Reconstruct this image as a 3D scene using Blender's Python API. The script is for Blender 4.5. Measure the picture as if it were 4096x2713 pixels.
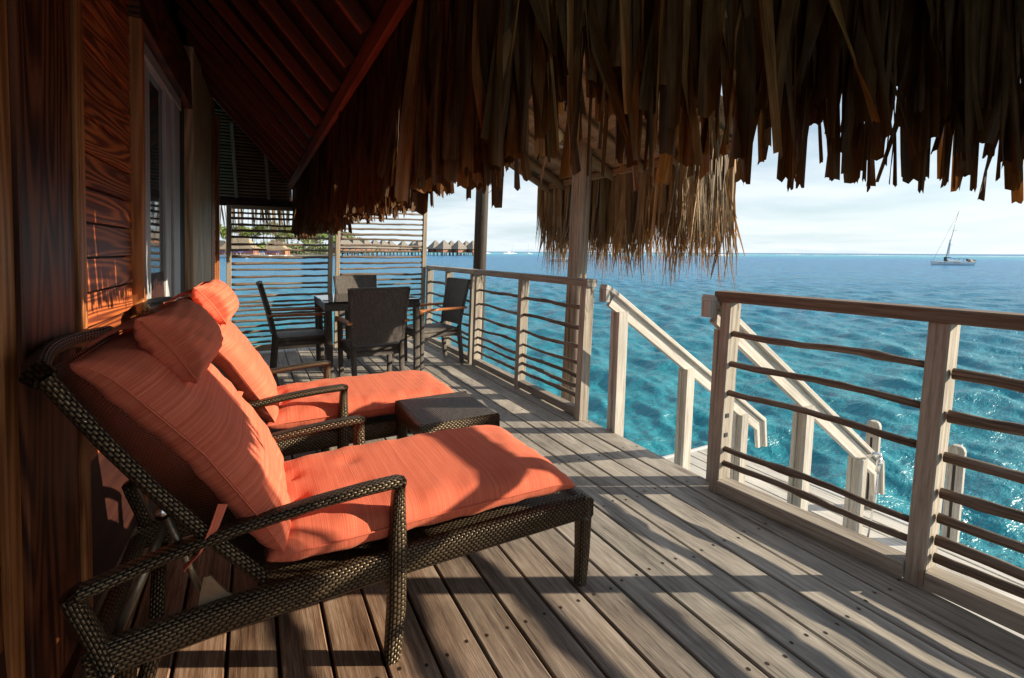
import bpy, math, random
import numpy as np
from mathutils import Vector, Matrix
R = math.radians
rnd = random.Random(7)
scene = bpy.context.scene
for o in list(bpy.data.objects): bpy.data.objects.remove(o)
col = scene.collection

# ------------------------------------------------------------------ camera
YAW, PIT, ROL, FPX, H = .489, .0868, -.0055, 1950., 1.2
fw = Vector((math.sin(YAW)*math.cos(PIT), math.cos(YAW)*math.cos(PIT), -math.sin(PIT)))
rt0 = Vector((math.cos(YAW), -math.sin(YAW), 0)); dn0 = fw.cross(rt0)
rt = rt0*math.cos(ROL) + dn0*math.sin(ROL); dn = -rt0*math.sin(ROL) + dn0*math.cos(ROL)
cd = bpy.data.cameras.new('camera'); cam = bpy.data.objects.new('camera', cd); col.objects.link(cam)
m = Matrix.Identity(4)
for i in range(3):
    m[i][0] = rt[i]; m[i][1] = -dn[i]; m[i][2] = -fw[i]
m.translation = (0, 0, H); cam.matrix_world = m
cd.sensor_width = 36; cd.lens = FPX/4096*36; cd.shift_y = -180/4096
cd.clip_start = .03; cd.clip_end = 60000
scene.camera = cam
# ------------------------------------------------------------------ world, sun, exposure
SUN_EL = R(18.3); SX, SY = .894, -.447
w = bpy.data.worlds.new('World'); scene.world = w; w.use_nodes = True
nt = w.node_tree; nt.nodes.clear()
def N(t, ty, **k):
    n = t.nodes.new(ty)
    for a, b in k.items(): setattr(n, a, b)
    return n
out = N(nt, 'ShaderNodeOutputWorld'); bg = N(nt, 'ShaderNodeBackground')
sky = N(nt, 'ShaderNodeTexSky', sky_type='NISHITA'); sky.sun_disc = False
sky.sun_elevation = SUN_EL; sky.sun_rotation = math.atan2(SX, SY); sky.air_density = 1.0; sky.dust_density = .6; sky.ozone_density = 1.6
bg.inputs[1].default_value = .068
tc = N(nt, 'ShaderNodeTexCoord'); sp = N(nt, 'ShaderNodeSeparateXYZ'); nt.links.new(tc.outputs['Generated'], sp.inputs[0])
def wm(op, a, b=None, c=None):
    n = N(nt, 'ShaderNodeMath', operation=op)
    for i, v in enumerate((a, b, c)):
        if v is None: continue
        if isinstance(v, (int, float)): n.inputs[i].default_value = v
        else: nt.links.new(v, n.inputs[i])
    return n.outputs[0]
zc = wm('MAXIMUM', sp.outputs[2], .0); den = wm('ADD', zc, .09)
cx = wm('DIVIDE', sp.outputs[0], den); cy = wm('DIVIDE', sp.outputs[1], den)
cmb = N(nt, 'ShaderNodeCombineXYZ'); nt.links.new(cx, cmb.inputs[0]); nt.links.new(cy, cmb.inputs[1])
nz = N(nt, 'ShaderNodeTexNoise'); nz.inputs['Scale'].default_value = .55; nz.inputs['Detail'].default_value = 7; nz.inputs['Roughness'].default_value = .6
nz.inputs['Distortion'].default_value = .4
nt.links.new(cmb.outputs[0], nz.inputs['Vector'])
rp = N(nt, 'ShaderNodeMapRange'); rp.inputs[1].default_value = .36; rp.inputs[2].default_value = .62; nt.links.new(nz.outputs[0], rp.inputs[0])
hz = wm('POWER', wm('SUBTRACT', 1., wm('MINIMUM', zc, 1.)), 7.)
mx = N(nt, 'ShaderNodeMix', data_type='RGBA'); nt.links.new(wm('ADD', .10, wm('MULTIPLY', hz, .70)), mx.inputs[0])
nt.links.new(sky.outputs[0], mx.inputs[6]); mx.inputs[7].default_value = (6.7, 8.3, 9.5, 1)
mx2 = N(nt, 'ShaderNodeMix', data_type='RGBA'); nt.links.new(wm('MULTIPLY', rp.outputs[0], .75), mx2.inputs[0])
nt.links.new(mx.outputs[2], mx2.inputs[6]); mx2.inputs[7].default_value = (8.4, 8.9, 9.3, 1)
nt.links.new(mx2.outputs[2], bg.inputs[0]); nt.links.new(bg.outputs[0], out.inputs[0])
sl = bpy.data.lights.new('sun', 'SUN'); sun = bpy.data.objects.new('sun', sl); col.objects.link(sun)
sl.energy = 5.0; sl.angle = R(.5); sl.color = (1, .86, .66)
sdir = Vector((SX*math.cos(SUN_EL), SY*math.cos(SUN_EL), math.sin(SUN_EL)))
sun.rotation_euler = sdir.to_track_quat('Z', 'Y').to_euler()
scene.view_settings.view_transform = 'Standard'; scene.view_settings.look = 'None'
scene.view_settings.exposure = 0.85; scene.view_settings.gamma = 1
try: scene.view_settings.use_curve_mapping = False
except Exception: pass
scene.render.engine = 'CYCLES'
scene.cycles.max_bounces = 8

# ------------------------------------------------------------------ helpers
def tag(o, label=None, cat=None, group=None, kind=None):
    if label: o['label'] = label
    if cat: o['category'] = cat
    if group: o['group'] = group
    if kind: o['kind'] = kind
    return o
def link(o, parent=None):
    col.objects.link(o)
    if parent: o.parent = parent
    return o
def empty(name, loc=(0, 0, 0), rz=0, parent=None):
    o = bpy.data.objects.new(name, None); o.location = loc; o.rotation_euler = (0, 0, rz); o.empty_display_size = .1
    return link(o, parent)
def copy_tree(o, parent=None):
    c = o.copy(); col.objects.link(c); c.parent = parent
    for ch in list(o.children): copy_tree(ch, c)
    return c
LEAN = .04
def ln(p): return (p[0] + LEAN*p[2], p[1], p[2])

class MB:
    def __init__(s, org=(0, 0, 0)): s.v = []; s.f = []; s.uv = []; s.o = Vector(org)
    def face(s, idx, uvs): s.f.append(tuple(idx)); s.uv.append(uvs)
    def sweep(s, pts, wd, ht, side=(0, 1, 0), ch=.004, cap=True, wds=None, hts=None, up=None):
        # rectangular section swept along pts; 'side' = direction of wd; chamfered corners
        pts = [Vector(p) for p in pts]; n = len(pts); side = Vector(side); rings = []; L = 0; ls = []
        u0, v0 = rnd.random()*5, rnd.random()*5
        for i, p in enumerate(pts):
            t = Vector()
            if i > 0: t += (pts[i]-pts[i-1]).normalized()
            if i < n-1: t += (pts[i+1]-pts[i]).normalized()
            t.normalize()
            if i > 0: L += (pts[i]-pts[i-1]).length
            ls.append(L)
            if up is not None:
                sd = t.cross(Vector(up)).normalized()
            else:
                sd = (side - t*side.dot(t)).normalized()
            nn = sd.cross(t).normalized()
            k = 1.
            if 0 < i < n-1:
                a = (pts[i]-pts[i-1]).normalized(); k = 1/max(.5, abs(t.dot(a)))
            a_, b_ = (wds[i] if wds else wd)/2, (hts[i] if hts else ht)/2
            c = min(ch, a_*.6, b_*.6)
            sec = [(a_-c, b_), (a_, b_-c), (a_, -b_+c), (a_-c, -b_), (-a_+c, -b_), (-a_, -b_+c), (-a_, b_-c), (-a_+c, b_)]
            base = len(s.v)
            for x, y in sec: s.v.append(tuple(p + sd*x + nn*(y*k)))
            rings.append((base, sec))
        per = [0]; sec = rings[0][1]
        for j in range(8):
            x0, y0 = sec[j]; x1, y1 = sec[(j+1) % 8]; per.append(per[-1]+math.hypot(x1-x0, y1-y0))
        for i in range(n-1):
            a, b = rings[i][0], rings[i+1][0]
            for j in range(8):
                k = (j+1) % 8
                s.face((a+j, a+k, b+k, b+j), [(u0+ls[i], v0+per[j]), (u0+ls[i], v0+per[j+1]), (u0+ls[i+1], v0+per[j+1]), (u0+ls[i+1], v0+per[j])])
        if cap:
            for (base, sec), rev in ((rings[0], False), (rings[-1], True)):
                idx = [base+j for j in range(8)]; uv = [(u0+x*1., v0+y*1.) for x, y in sec]
                if rev: idx.reverse(); uv.reverse()
                s.face(idx, uv)
        return s
    def beam(s, p0, p1, wd, ht, side=(0, 1, 0), ch=.004): return s.sweep([p0, p1], wd, ht, side, ch)
    def box(s, x0, x1, y0, y1, z0, z1, ch=.004):
        dx, dy, dz = x1-x0, y1-y0, z1-z0; cx, cy, cz = (x0+x1)/2, (y0+y1)/2, (z0+z1)/2
        if dy >= dx and dy >= dz: return s.beam((cx, y0, cz), (cx, y1, cz), dx, dz, (1, 0, 0), ch)
        if dx >= dz: return s.beam((x0, cy, cz), (x1, cy, cz), dy, dz, (0, 1, 0), ch)
        return s.beam((cx, cy, z0), (cx, cy, z1), dx, dy, (1, 0, 0), ch)
    def tube(s, pts, r, n=8, cap=True, rs=None):
        pts = [Vector(p) for p in pts]; u0, v0 = rnd.random()*5, rnd.random()*5; L = 0; bases = []; prev = None
        for i, p in enumerate(pts):
            t = (pts[min(i+1, len(pts)-1)]-pts[max(i-1, 0)]).normalized()
            if prev is None:
                a = Vector((0, 0, 1)) if abs(t.z) < .9 else Vector((1, 0, 0))
                prev = t.cross(a).normalized()
            nn = (prev - t*prev.dot(t)).normalized(); prev = nn; b = t.cross(nn)
            if i: L += (pts[i]-pts[i-1]).length
            rr = rs[i] if rs else r; base = len(s.v); bases.append((base, L))
            for j in range(n):
                an = 2*math.pi*j/n; s.v.append(tuple(p + nn*math.cos(an)*rr + b*math.sin(an)*rr))
        for i in range(len(pts)-1):
            (a, l0), (b, l1) = bases[i], bases[i+1]
            for j in range(n):
                k = (j+1) % n; c = 2*math.pi*r/n
                s.face((a+j, a+k, b+k, b+j), [(u0+l0, v0+j*c), (u0+l0, v0+(j+1)*c), (u0+l1, v0+(j+1)*c), (u0+l1, v0+j*c)])
        if cap:
            s.face([bases[0][0]+j for j in reversed(range(n))], [(u0, v0)]*n); s.face([bases[-1][0]+j for j in range(n)], [(u0, v0)]*n)
        return s
    def quad(s, a, b, c, d, uv=None):
        base = len(s.v); s.v += [tuple(a), tuple(b), tuple(c), tuple(d)]
        la = (Vector(b)-Vector(a)).length; lb = (Vector(d)-Vector(a)).length
        s.face((base, base+1, base+2, base+3), uv or [(0, 0), (la, 0), (la, lb), (0, lb)]); return s
    def grid(s, P, UV, wrap=False):
        # P[i][j] points
        base = len(s.v); ni, nj = len(P), len(P[0])
        for r_ in P:
            for p in r_: s.v.append(tuple(p))
        for i in range(ni-1):
            for j in range(nj-1):
                a = base+i*nj+j
                s.face((a, a+1, a+nj+1, a+nj), [UV[i][j], UV[i][j+1], UV[i+1][j+1], UV[i+1][j]])
        return s
    def ball(s, c, r, n=14, sz=1.):
        c = Vector(c); P = []; UV = []
        for i in range(n//2+1):
            th = math.pi*i/(n//2); P.append([c+Vector((math.sin(th)*math.cos(2*math.pi*j/n), math.sin(th)*math.sin(2*math.pi*j/n), math.cos(th)*sz))*r for j in range(n+1)])
            UV.append([(j*r, i*r) for j in range(n+1)])
        return s.grid(P, UV)
    def mesh(s, name, mat, smooth=False):
        me = bpy.data.meshes.new(name); me.from_pydata([tuple(Vector(v)-s.o) for v in s.v], [], s.f)
        ul = me.uv_layers.new(name='UVMap'); flat = [c for uv in s.uv for p in uv for c in p]
        ul.data.foreach_set('uv', flat)
        if smooth: me.polygons.foreach_set('use_smooth', [True]*len(me.polygons))
        me.materials.append(mat); me.update(); return me
    def build(s, name, mat, parent=None, smooth=False):
        ob = bpy.data.objects.new(name, s.mesh(name, mat, smooth)); ob.location = s.o
        return link(ob, parent)
def B(*a, **k): return MB(*a, **k)

# ------------------------------------------------------------------ materials
def mat(name):
    m = bpy.data.materials.new(name); m.use_nodes = True; t = m.node_tree; t.nodes.clear()
    o = N(t, 'ShaderNodeOutputMaterial'); p = N(t, 'ShaderNodeBsdfPrincipled'); t.links.new(p.outputs[0], o.inputs[0])
    return m, t, p
def setv(t, node, i, v):
    if isinstance(v, (int, float, tuple)): node.inputs[i].default_value = v
    elif v is not None: t.links.new(v, node.inputs[i])
def M(t, op, a, b=None, c=None):
    n = N(t, 'ShaderNodeMath', operation=op)
    for i, v in enumerate((a, b, c)): setv(t, n, i, v)
    return n.outputs[0]
def mapping(t, src, sc, loc=None):
    n = N(t, 'ShaderNodeMapping'); t.links.new(src, n.inputs[0]); n.inputs['Scale'].default_value = sc
    if loc is not None: setv(t, n, 1, loc)
    return n.outputs[0]
def noise(t, vec, sc, det=4, ro=.55, dist=0):
    n = N(t, 'ShaderNodeTexNoise'); t.links.new(vec, n.inputs['Vector']); n.inputs['Scale'].default_value = sc
    n.inputs['Detail'].default_value = det; n.inputs['Roughness'].default_value = ro; n.inputs['Distortion'].default_value = dist
    return n.outputs[0]
def ramp(t, f, stops):
    n = N(t, 'ShaderNodeValToRGB'); t.links.new(f, n.inputs[0]); e = n.color_ramp.elements
    e[0].position, e[0].color = stops[0][0], (*stops[0][1], 1); e[1].position, e[1].color = stops[-1][0], (*stops[-1][1], 1)
    for p, c in stops[1:-1]: x = e.new(p); x.color = (*c, 1)
    return n.outputs[0]
def mixc(t, f, a, b, mode='MIX'):
    n = N(t, 'ShaderNodeMix', data_type='RGBA', blend_type=mode); setv(t, n, 0, f)
    setv(t, n, 6, a if not isinstance(a, tuple) else (*a, 1)); setv(t, n, 7, b if not isinstance(b, tuple) else (*b, 1)); return n.outputs[2]
def bump(t, p, h, st=.4, d=.003):
    n = N(t, 'ShaderNodeBump'); n.inputs['Strength'].default_value = st; n.inputs['Distance'].default_value = d
    t.links.new(h, n.inputs['Height']); t.links.new(n.outputs[0], p.inputs['Normal'])
def orand(t, vec, amt=20.):
    oi = N(t, 'ShaderNodeObjectInfo'); a = N(t, 'ShaderNodeVectorMath', operation='ADD'); t.links.new(vec, a.inputs[0])
    c = N(t, 'ShaderNodeCombineXYZ'); t.links.new(M(t, 'MULTIPLY', oi.outputs['Random'], amt), c.inputs[0]); t.links.new(M(t, 'MULTIPLY', oi.outputs['Random'], amt*1.7), c.inputs[1])
    t.links.new(c.outputs[0], a.inputs[1]); return a.outputs[0], oi.outputs['Random']
def wood(name, dark, mid, light, rough=.75, gu=1.2, gv=45, bumpst=.5, var=.35, knots=True, fib=1., rings=0.):
    m, t, p = mat(name); uv = N(t, 'ShaderNodeUVMap').outputs[0]; vec, rd = orand(t, uv)
    f1 = noise(t, mapping(t, vec, (gu, gv, 1)), 1, 6, .65, .3)
    f2 = noise(t, mapping(t, vec, (gu*6, gv*6, 1)), 1, 3, .6)
    f3 = noise(t, mapping(t, vec, (1.3, 5, 1)), 1, 3, .5, .5)
    f = M(t, 'ADD', M(t, 'MULTIPLY', f1, .55), M(t, 'ADD', M(t, 'MULTIPLY', f2, .2*fib), M(t, 'MULTIPLY', f3, .25)))
    if rings:
        rn = noise(t, mapping(t, vec, (.55, 6, 1)), 1, 1.5, .4, .2); rg = M(t, 'ADD', .5, M(t, 'MULTIPLY', M(t, 'SINE', M(t, 'MULTIPLY', rn, 75.)), .5))
        f = M(t, 'ADD', M(t, 'MULTIPLY', f, 1-rings*.25), M(t, 'MULTIPLY', M(t, 'SUBTRACT', rg, .05), rings*.25))
    c = ramp(t, f, [(.37, dark), (.485, mid), (.60, light)])
    v = M(t, 'ADD', 1-var/2, M(t, 'MULTIPLY', rd, var)); cv = N(t, 'ShaderNodeCombineColor')
    for i in range(3): t.links.new(v, cv.inputs[i])
    c = mixc(t, 1., c, cv.outputs[0], 'MULTIPLY')
    if knots:
        vo = N(t, 'ShaderNodeTexVoronoi'); t.links.new(mapping(t, vec, (1.6, 6, 1)), vo.inputs['Vector']); vo.inputs['Scale'].default_value = 1
        k = M(t, 'LESS_THAN', vo.outputs['Distance'], .055); c = mixc(t, M(t, 'MULTIPLY', k, .55), c, tuple(x*.35 for x in dark))
    t.links.new(c, p.inputs['Base Color']); p.inputs['Roughness'].default_value = rough
    p.inputs['Specular IOR Level'].default_value = .3
    bump(t, p, f, bumpst, .002)
    return m, t, p, c
def plank_wood():
    # deck boards: brown under the roof, sun-bleached grey towards the open edge (weathering), wear flecks
    m, t, p = mat('deck_wood'); uv = N(t, 'ShaderNodeUVMap').outputs[0]; vec, rd = orand(t, uv)
    pos = N(t, 'ShaderNodeNewGeometry').outputs[0]; s = N(t, 'ShaderNodeSeparateXYZ'); t.links.new(pos, s.inputs[0])
    f1 = noise(t, mapping(t, vec, (2.0, 70, 1)), 1, 7, .7, .25)
    f2 = noise(t, mapping(t, vec, (14, 330, 1)), 1, 2, .6)
    f3 = noise(t, mapping(t, vec, (1.6, 6, 1)), 1, 4, .6, .8)
    f = M(t, 'ADD', M(t, 'MULTIPLY', f1, .45), M(t, 'ADD', M(t, 'MULTIPLY', f2, .25), M(t, 'MULTIPLY', f3, .3)))
    cb = ramp(t, f, [(.39, (.06, .03, .018)), (.465, (.18, .10, .06)), (.53, (.29, .175, .11)), (.61, (.46, .33, .23))])
    cg = ramp(t, f, [(.39, (.13, .115, .10)), (.46, (.31, .285, .25)), (.53, (.43, .395, .345)), (.61, (.60, .56, .50))])
    wf = M(t, 'ADD', s.outputs[0], M(t, 'MULTIPLY', M(t, 'SUBTRACT', noise(t, pos, 1.1, 4, .6), .5), 1.2))
    wf = M(t, 'ADD', wf, M(t, 'MULTIPLY', M(t, 'MAXIMUM', M(t, 'SUBTRACT', s.outputs[1], 2.2), 0.), .35))
    mr = N(t, 'ShaderNodeMapRange'); t.links.new(wf, mr.inputs[0]); mr.inputs[1].default_value = .25; mr.inputs[2].default_value = 1.25
    c = mixc(t, mr.outputs[0], cb, cg)
    v = M(t, 'ADD', .82, M(t, 'MULTIPLY', rd, .34)); cv = N(t, 'ShaderNodeCombineColor')
    for i in range(3): t.links.new(v, cv.inputs[i])
    c = mixc(t, 1., c, cv.outputs[0], 'MULTIPLY')
    # elongated dark cracks
    cr = noise(t, mapping(t, vec, (3, 60, 1)), 1.3, 3, .6, .6); crm = N(t, 'ShaderNodeMapRange'); t.links.new(cr, crm.inputs[0])
    crm.inputs[1].default_value = .30; crm.inputs[2].default_value = .22
    c = mixc(t, M(t, 'MULTIPLY', crm.outputs[0], .6), c, (.05, .035, .025))
    vo = N(t, 'ShaderNodeTexVoronoi'); t.links.new(mapping(t, vec, (1.1, 5, 1)), vo.inputs['Vector']); vo.inputs['Scale'].default_value = 1
    kk = N(t, 'ShaderNodeMapRange'); t.links.new(vo.outputs['Distance'], kk.inputs[0]); kk.inputs[1].default_value = .13; kk.inputs[2].default_value = .03
    c = mixc(t, M(t, 'MULTIPLY', kk.outputs[0], .75), c, (.045, .028, .018))
    stn = noise(t, pos, 2.3, 5, .65, .5); sm = N(t, 'ShaderNodeMapRange'); t.links.new(stn, sm.inputs[0]); sm.inputs[1].default_value = .55; sm.inputs[2].default_value = .75
    c = mixc(t, M(t, 'MULTIPLY', sm.outputs[0], .5), c, (.10, .075, .055))
    t.links.new(c, p.inputs['Base Color']); p.inputs['Roughness'].default_value = .62; p.inputs['Specular IOR Level'].default_value = .35
    bump(t, p, M(t, 'SUBTRACT', f, M(t, 'MULTIPLY', crm.outputs[0], .3)), .7, .002); return m
M_DECK = plank_wood()
M_RAIL = wood('weathered_rail_wood', (.16, .135, .11), (.35, .31, .26), (.49, .445, .38), gv=60, gu=3)[0]
M_RAILD = wood('rail_cap_wood', (.10, .06, .04), (.21, .14, .10), (.32, .25, .19), gv=50, gu=2.2)[0]
M_STAIR = wood('pale_stair_wood', (.32, .30, .265), (.51, .48, .43), (.65, .62, .57), gv=60, gu=3, knots=False)[0]
M_LAND = wood('bleached_landing_wood', (.32, .30, .27), (.60, .58, .54), (.75, .73, .69), gv=60, gu=3)[0]
M_POLE = wood('pole_wood', (.10, .075, .055), (.27, .215, .17), (.42, .36, .30), gv=50, gu=1.5, bumpst=.8)[0]
M_POLE_SHADE = wood('shaded_pole_wood', (.012, .009, .008), (.033, .025, .02), (.06, .046, .038), gv=50, gu=1.5, bumpst=.8)[0]  # pole wood with the roof's shade painted into its colour
M_STICK = wood('branch_wood', (.05, .035, .025), (.16, .115, .085), (.30, .25, .20), gv=110, gu=4, bumpst=1.)[0]
M_SCR = wood('screen_frame_wood', (.16, .12, .08), (.32, .26, .19), (.42, .36, .28), gv=50, gu=2)[0]
M_RED = wood('red_stained_wood', (.04, .009, .0035), (.11, .028, .010), (.19, .055, .02), gv=20, gu=1.2, rough=.5, var=.25, rings=1.)[0]
M_TRIM = wood('honey_trim_wood', (.20, .065, .018), (.35, .125, .036), (.46, .19, .065), gv=40, gu=1.4, rough=.5, var=.15, rings=.7)[0]
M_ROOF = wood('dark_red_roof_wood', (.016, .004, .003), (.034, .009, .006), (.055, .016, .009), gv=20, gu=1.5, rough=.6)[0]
M_RAFT = wood('rafter_wood', (.11, .026, .013), (.20, .052, .025), (.28, .08, .04), gv=40, gu=2, rough=.6)[0]
M_TEAK = wood('oiled_teak', (.20, .06, .02), (.42, .15, .05), (.58, .24, .09), gv=60, gu=3, rough=.35, knots=False)[0]
M_BAMB = wood('log_rafter_wood', (.16, .10, .055), (.32, .21, .12), (.44, .31, .19), gv=30, gu=2)[0]
M_POST = wood('tan_post_wood', (.24, .15, .08), (.44, .30, .17), (.58, .43, .27), gv=30, gu=1.2, rough=.5, var=.12, rings=.5)[0]
def cedar():
    m, t, p = mat('cedar_siding'); uv = N(t, 'ShaderNodeUVMap').outputs[0]; vec, rd = orand(t, uv, 40)
    d = noise(t, mapping(t, vec, (1.6, 9, 1)), 1, 3, .5, .3)
    rn = noise(t, mapping(t, vec, (.75, 8.5, 1)), 1, 1.3, .4, .1); rg = M(t, 'ADD', .5, M(t, 'MULTIPLY', M(t, 'SINE', M(t, 'MULTIPLY', rn, 85.)), .5))
    f2 = noise(t, mapping(t, vec, (4, 120, 1)), 1, 4, .6)
    f = M(t, 'ADD', M(t, 'MULTIPLY', rg, .38), M(t, 'ADD', M(t, 'MULTIPLY', f2, .25), M(t, 'MULTIPLY', d, .25)))
    c = ramp(t, f, [(.22, (.48, .135, .036)), (.42, (.29, .068, .018)), (.62, (.12, .025, .008))])
    v = M(t, 'ADD', .75, M(t, 'MULTIPLY', rd, .5)); cv = N(t, 'ShaderNodeCombineColor')
    for i in range(3): t.links.new(v, cv.inputs[i])
    c = mixc(t, 1., c, cv.outputs[0], 'MULTIPLY')
    t.links.new(c, p.inputs['Base Color']); p.inputs['Roughness'].default_value = .5; bump(t, p, f, .35, .002); return m
M_CEDAR = cedar()
def wicker(name, cell, c0, c1, c2, rough=.34, metal=.45):
    m, t, p = mat(name); uv = N(t, 'ShaderNodeUVMap').outputs[0]; s = N(t, 'ShaderNodeSeparateXYZ'); t.links.new(uv, s.inputs[0])
    U = M(t, 'DIVIDE', s.outputs[0], cell*1.9); V = M(t, 'DIVIDE', s.outputs[1], cell)
    row = M(t, 'FLOOR', V); par = M(t, 'MODULO', row, 2); U2 = M(t, 'ADD', U, M(t, 'MULTIPLY', par, .5))
    fu = M(t, 'FRACT', U2); fv = M(t, 'FRACT', V)
    hu = M(t, 'POWER', M(t, 'MAXIMUM', M(t, 'SINE', M(t, 'MULTIPLY', fu, math.pi)), 0.001), .55)
    hv = M(t, 'POWER', M(t, 'MAXIMUM', M(t, 'SINE', M(t, 'MULTIPLY', fv, math.pi)), 0.001), .45)
    h = M(t, 'MULTIPLY', hu, hv)
    wn = N(t, 'ShaderNodeTexWhiteNoise', noise_dimensions='2D'); cc = N(t, 'ShaderNodeCombineXYZ'); t.links.new(M(t, 'FLOOR', U2), cc.inputs[0]); t.links.new(row, cc.inputs[1]); t.links.new(cc.outputs[0], wn.inputs['Vector'])
    hh = M(t, 'MULTIPLY', h, M(t, 'ADD', .8, M(t, 'MULTIPLY', wn.outputs[0], .3)))
    t.links.new(ramp(t, hh, [(.25, c0), (.6, c1), (1., c2)]), p.inputs['Base Color'])
    p.inputs['Roughness'].default_value = rough; p.inputs['Metallic'].default_value = metal; bump(t, p, h, .9, cell*.45); return m
M_WICK = wicker('bronze_wicker', .0088, (.008, .005, .003), (.075, .052, .028), (.15, .108, .06), .34, .5)
M_WICK2 = wicker('charcoal_wicker', .010, (.005, .004, .003), (.08, .066, .056), (.19, .16, .135), .5, .12)
def fabric():
    m, t, p = mat('coral_fabric'); uv = N(t, 'ShaderNodeUVMap').outputs[0]; vec, rd = orand(t, uv)
    f1 = noise(t, mapping(t, vec, (1.0, 330, 1)), 1, 3, .75); f2 = noise(t, mapping(t, vec, (1.5, 75, 1)), 1, 3, .6); f3 = noise(t, vec, 600, 1)
    f = M(t, 'ADD', M(t, 'MULTIPLY', f1, .65), M(t, 'ADD', M(t, 'MULTIPLY', f2, .2), M(t, 'MULTIPLY', f3, .15)))
    c = ramp(t, f, [(.36, (.50, .088, .045)), (.48, (.66, .145, .08)), (.56, (.72, .18, .105)), (.66, (.80, .28, .17))])
    t.links.new(c, p.inputs['Base Color']); p.inputs['Roughness'].default_value = .85; p.inputs['Specular IOR Level'].default_value = .15
    try: p.inputs['Sheen Weight'].default_value = .12; p.inputs['Sheen Tint'].default_value = (1, .6, .4, 1)
    except Exception: pass
    fold = noise(t, mapping(t, vec, (3, 9, 1)), 1, 3, .5, .4)
    bump(t, p, M(t, 'ADD', M(t, 'MULTIPLY', fold, 2.5), M(t, 'MULTIPLY', f1, .5)), .35, .004); return m
M_FAB = fabric()
def simple(name, c, rough=.5, metal=0., var=0, sc=8):
    m, t, p = mat(name); p.inputs['Roughness'].default_value = rough; p.inputs['Metallic'].default_value = metal
    if var:
        pos = N(t, 'ShaderNodeTexCoord').outputs['Object']; f = noise(t, pos, sc, 4, .6)
        t.links.new(ramp(t, f, [(.3, tuple(x*(1-var) for x in c)), (.7, tuple(min(1, x*(1+var)) for x in c))]), p.inputs['Base Color'])
        bump(t, p, f, .3, .01)
    else: p.inputs['Base Color'].default_value = (*c, 1)
    return m
M_WHITE = simple('white_painted_metal', (.62, .62, .62), .4, var=.05)
M_FRAME = simple('door_frame_grey', (.42, .42, .43), .45, var=.06)
M_CHROME = simple('chrome', (.8, .8, .8), .15, 1.)
M_ALU = simple('bronze_anodised_metal', (.34, .27, .19), .38, .7, .1, 30)
M_SCREW = simple('rusty_screw', (.06, .035, .02), .6, .5)
M_DARK = simple('dark_rubber', (.02, .02, .02), .6)
M_GREY = simple('grey_foot_plastic', (.35, .35, .35), .5)
def glass(name, tint, rough=.02, tr=.55):
    m, t, p = mat(name); p.inputs['Base Color'].default_value = (*tint, 1); p.inputs['Roughness'].default_value = rough
    p.inputs['IOR'].default_value = 1.5; p.inputs['Transmission Weight'].default_value = tr; return m
M_GLASS = glass('door_glass', (.10, .12, .13), .03, .3)
M_TGLASS = glass('table_glass', (.02, .025, .03), .03, 0.)
M_CURT = simple('pale_curtain', (.45, .45, .43), .9, var=.1, sc=5)
M_LAMPG = simple('opal_lamp_globe', (.78, .66, .42), .35)
def leafmat(name, dark, mid, light, tr=.35):
    m = bpy.data.materials.new(name); m.use_nodes = True; t = m.node_tree; t.nodes.clear(); o = N(t, 'ShaderNodeOutputMaterial')
    p = N(t, 'ShaderNodeBsdfPrincipled'); uv = N(t, 'ShaderNodeUVMap').outputs[0]; vec, rd = orand(t, uv)
    f1 = noise(t, mapping(t, vec, (1.5, 420, 1)), 1, 3, .6); f2 = noise(t, mapping(t, vec, (5, 40, 1)), 1, 4, .6, .4)
    c = ramp(t, M(t, 'ADD', M(t, 'MULTIPLY', f1, .4), M(t, 'MULTIPLY', f2, .6)), [(.32, dark), (.5, mid), (.66, light)])
    v = M(t, 'ADD', .38, M(t, 'MULTIPLY', M(t, 'POWER', rd, 2.2), 1.5)); cv = N(t, 'ShaderNodeCombineColor')
    for i in range(3): t.links.new(v, cv.inputs[i])
    c = mixc(t, 1., c, cv.outputs[0], 'MULTIPLY'); t.links.new(c, p.inputs['Base Color']); p.inputs['Roughness'].default_value = .5
    p.inputs['Specular IOR Level'].default_value = .25; bump(t, p, f1, .5, .001)
    tl = N(t, 'ShaderNodeBsdfTranslucent'); tc_ = mixc(t, 1., c, (1., .72, .45), 'MULTIPLY'); t.links.new(tc_, tl.inputs[0])
    mx = N(t, 'ShaderNodeMixShader'); mx.inputs[0].default_value = tr; t.links.new(p.outputs[0], mx.inputs[1]); t.links.new(tl.outputs[0], mx.inputs[2])
    t.links.new(mx.outputs[0], o.inputs[0]); return m
M_LEAF = leafmat('dry_pandanus_leaf', (.08, .034, .010), (.25, .115, .035), (.48, .26, .10), .38)
M_LEAF2 = leafmat('bleached_pandanus_leaf', (.16, .10, .05), (.34, .23, .12), (.52, .39, .24), .35)
def thatch(name, a, b):
    m, t, p = mat(name); pos = N(t, 'ShaderNodeTexCoord').outputs['Object']
    f = noise(t, mapping(t, pos, (3, 3, .6)), 4, 5, .7); f2 = noise(t, mapping(t, pos, (1, 1, 12)), .6, 3)
    t.links.new(ramp(t, M(t, 'ADD', M(t, 'MULTIPLY', f, .6), M(t, 'MULTIPLY', f2, .4)), [(.35, a), (.65, b)]), p.inputs['Base Color']); p.inputs['Roughness'].default_value = .9
    bump(t, p, f, .8, .2); return m
M_THATCH = thatch('grey_thatch', (.14, .125, .11), (.30, .27, .235))
M_TTAN = thatch('tan_thatch', (.26, .20, .13), (.45, .37, .26))

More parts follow.
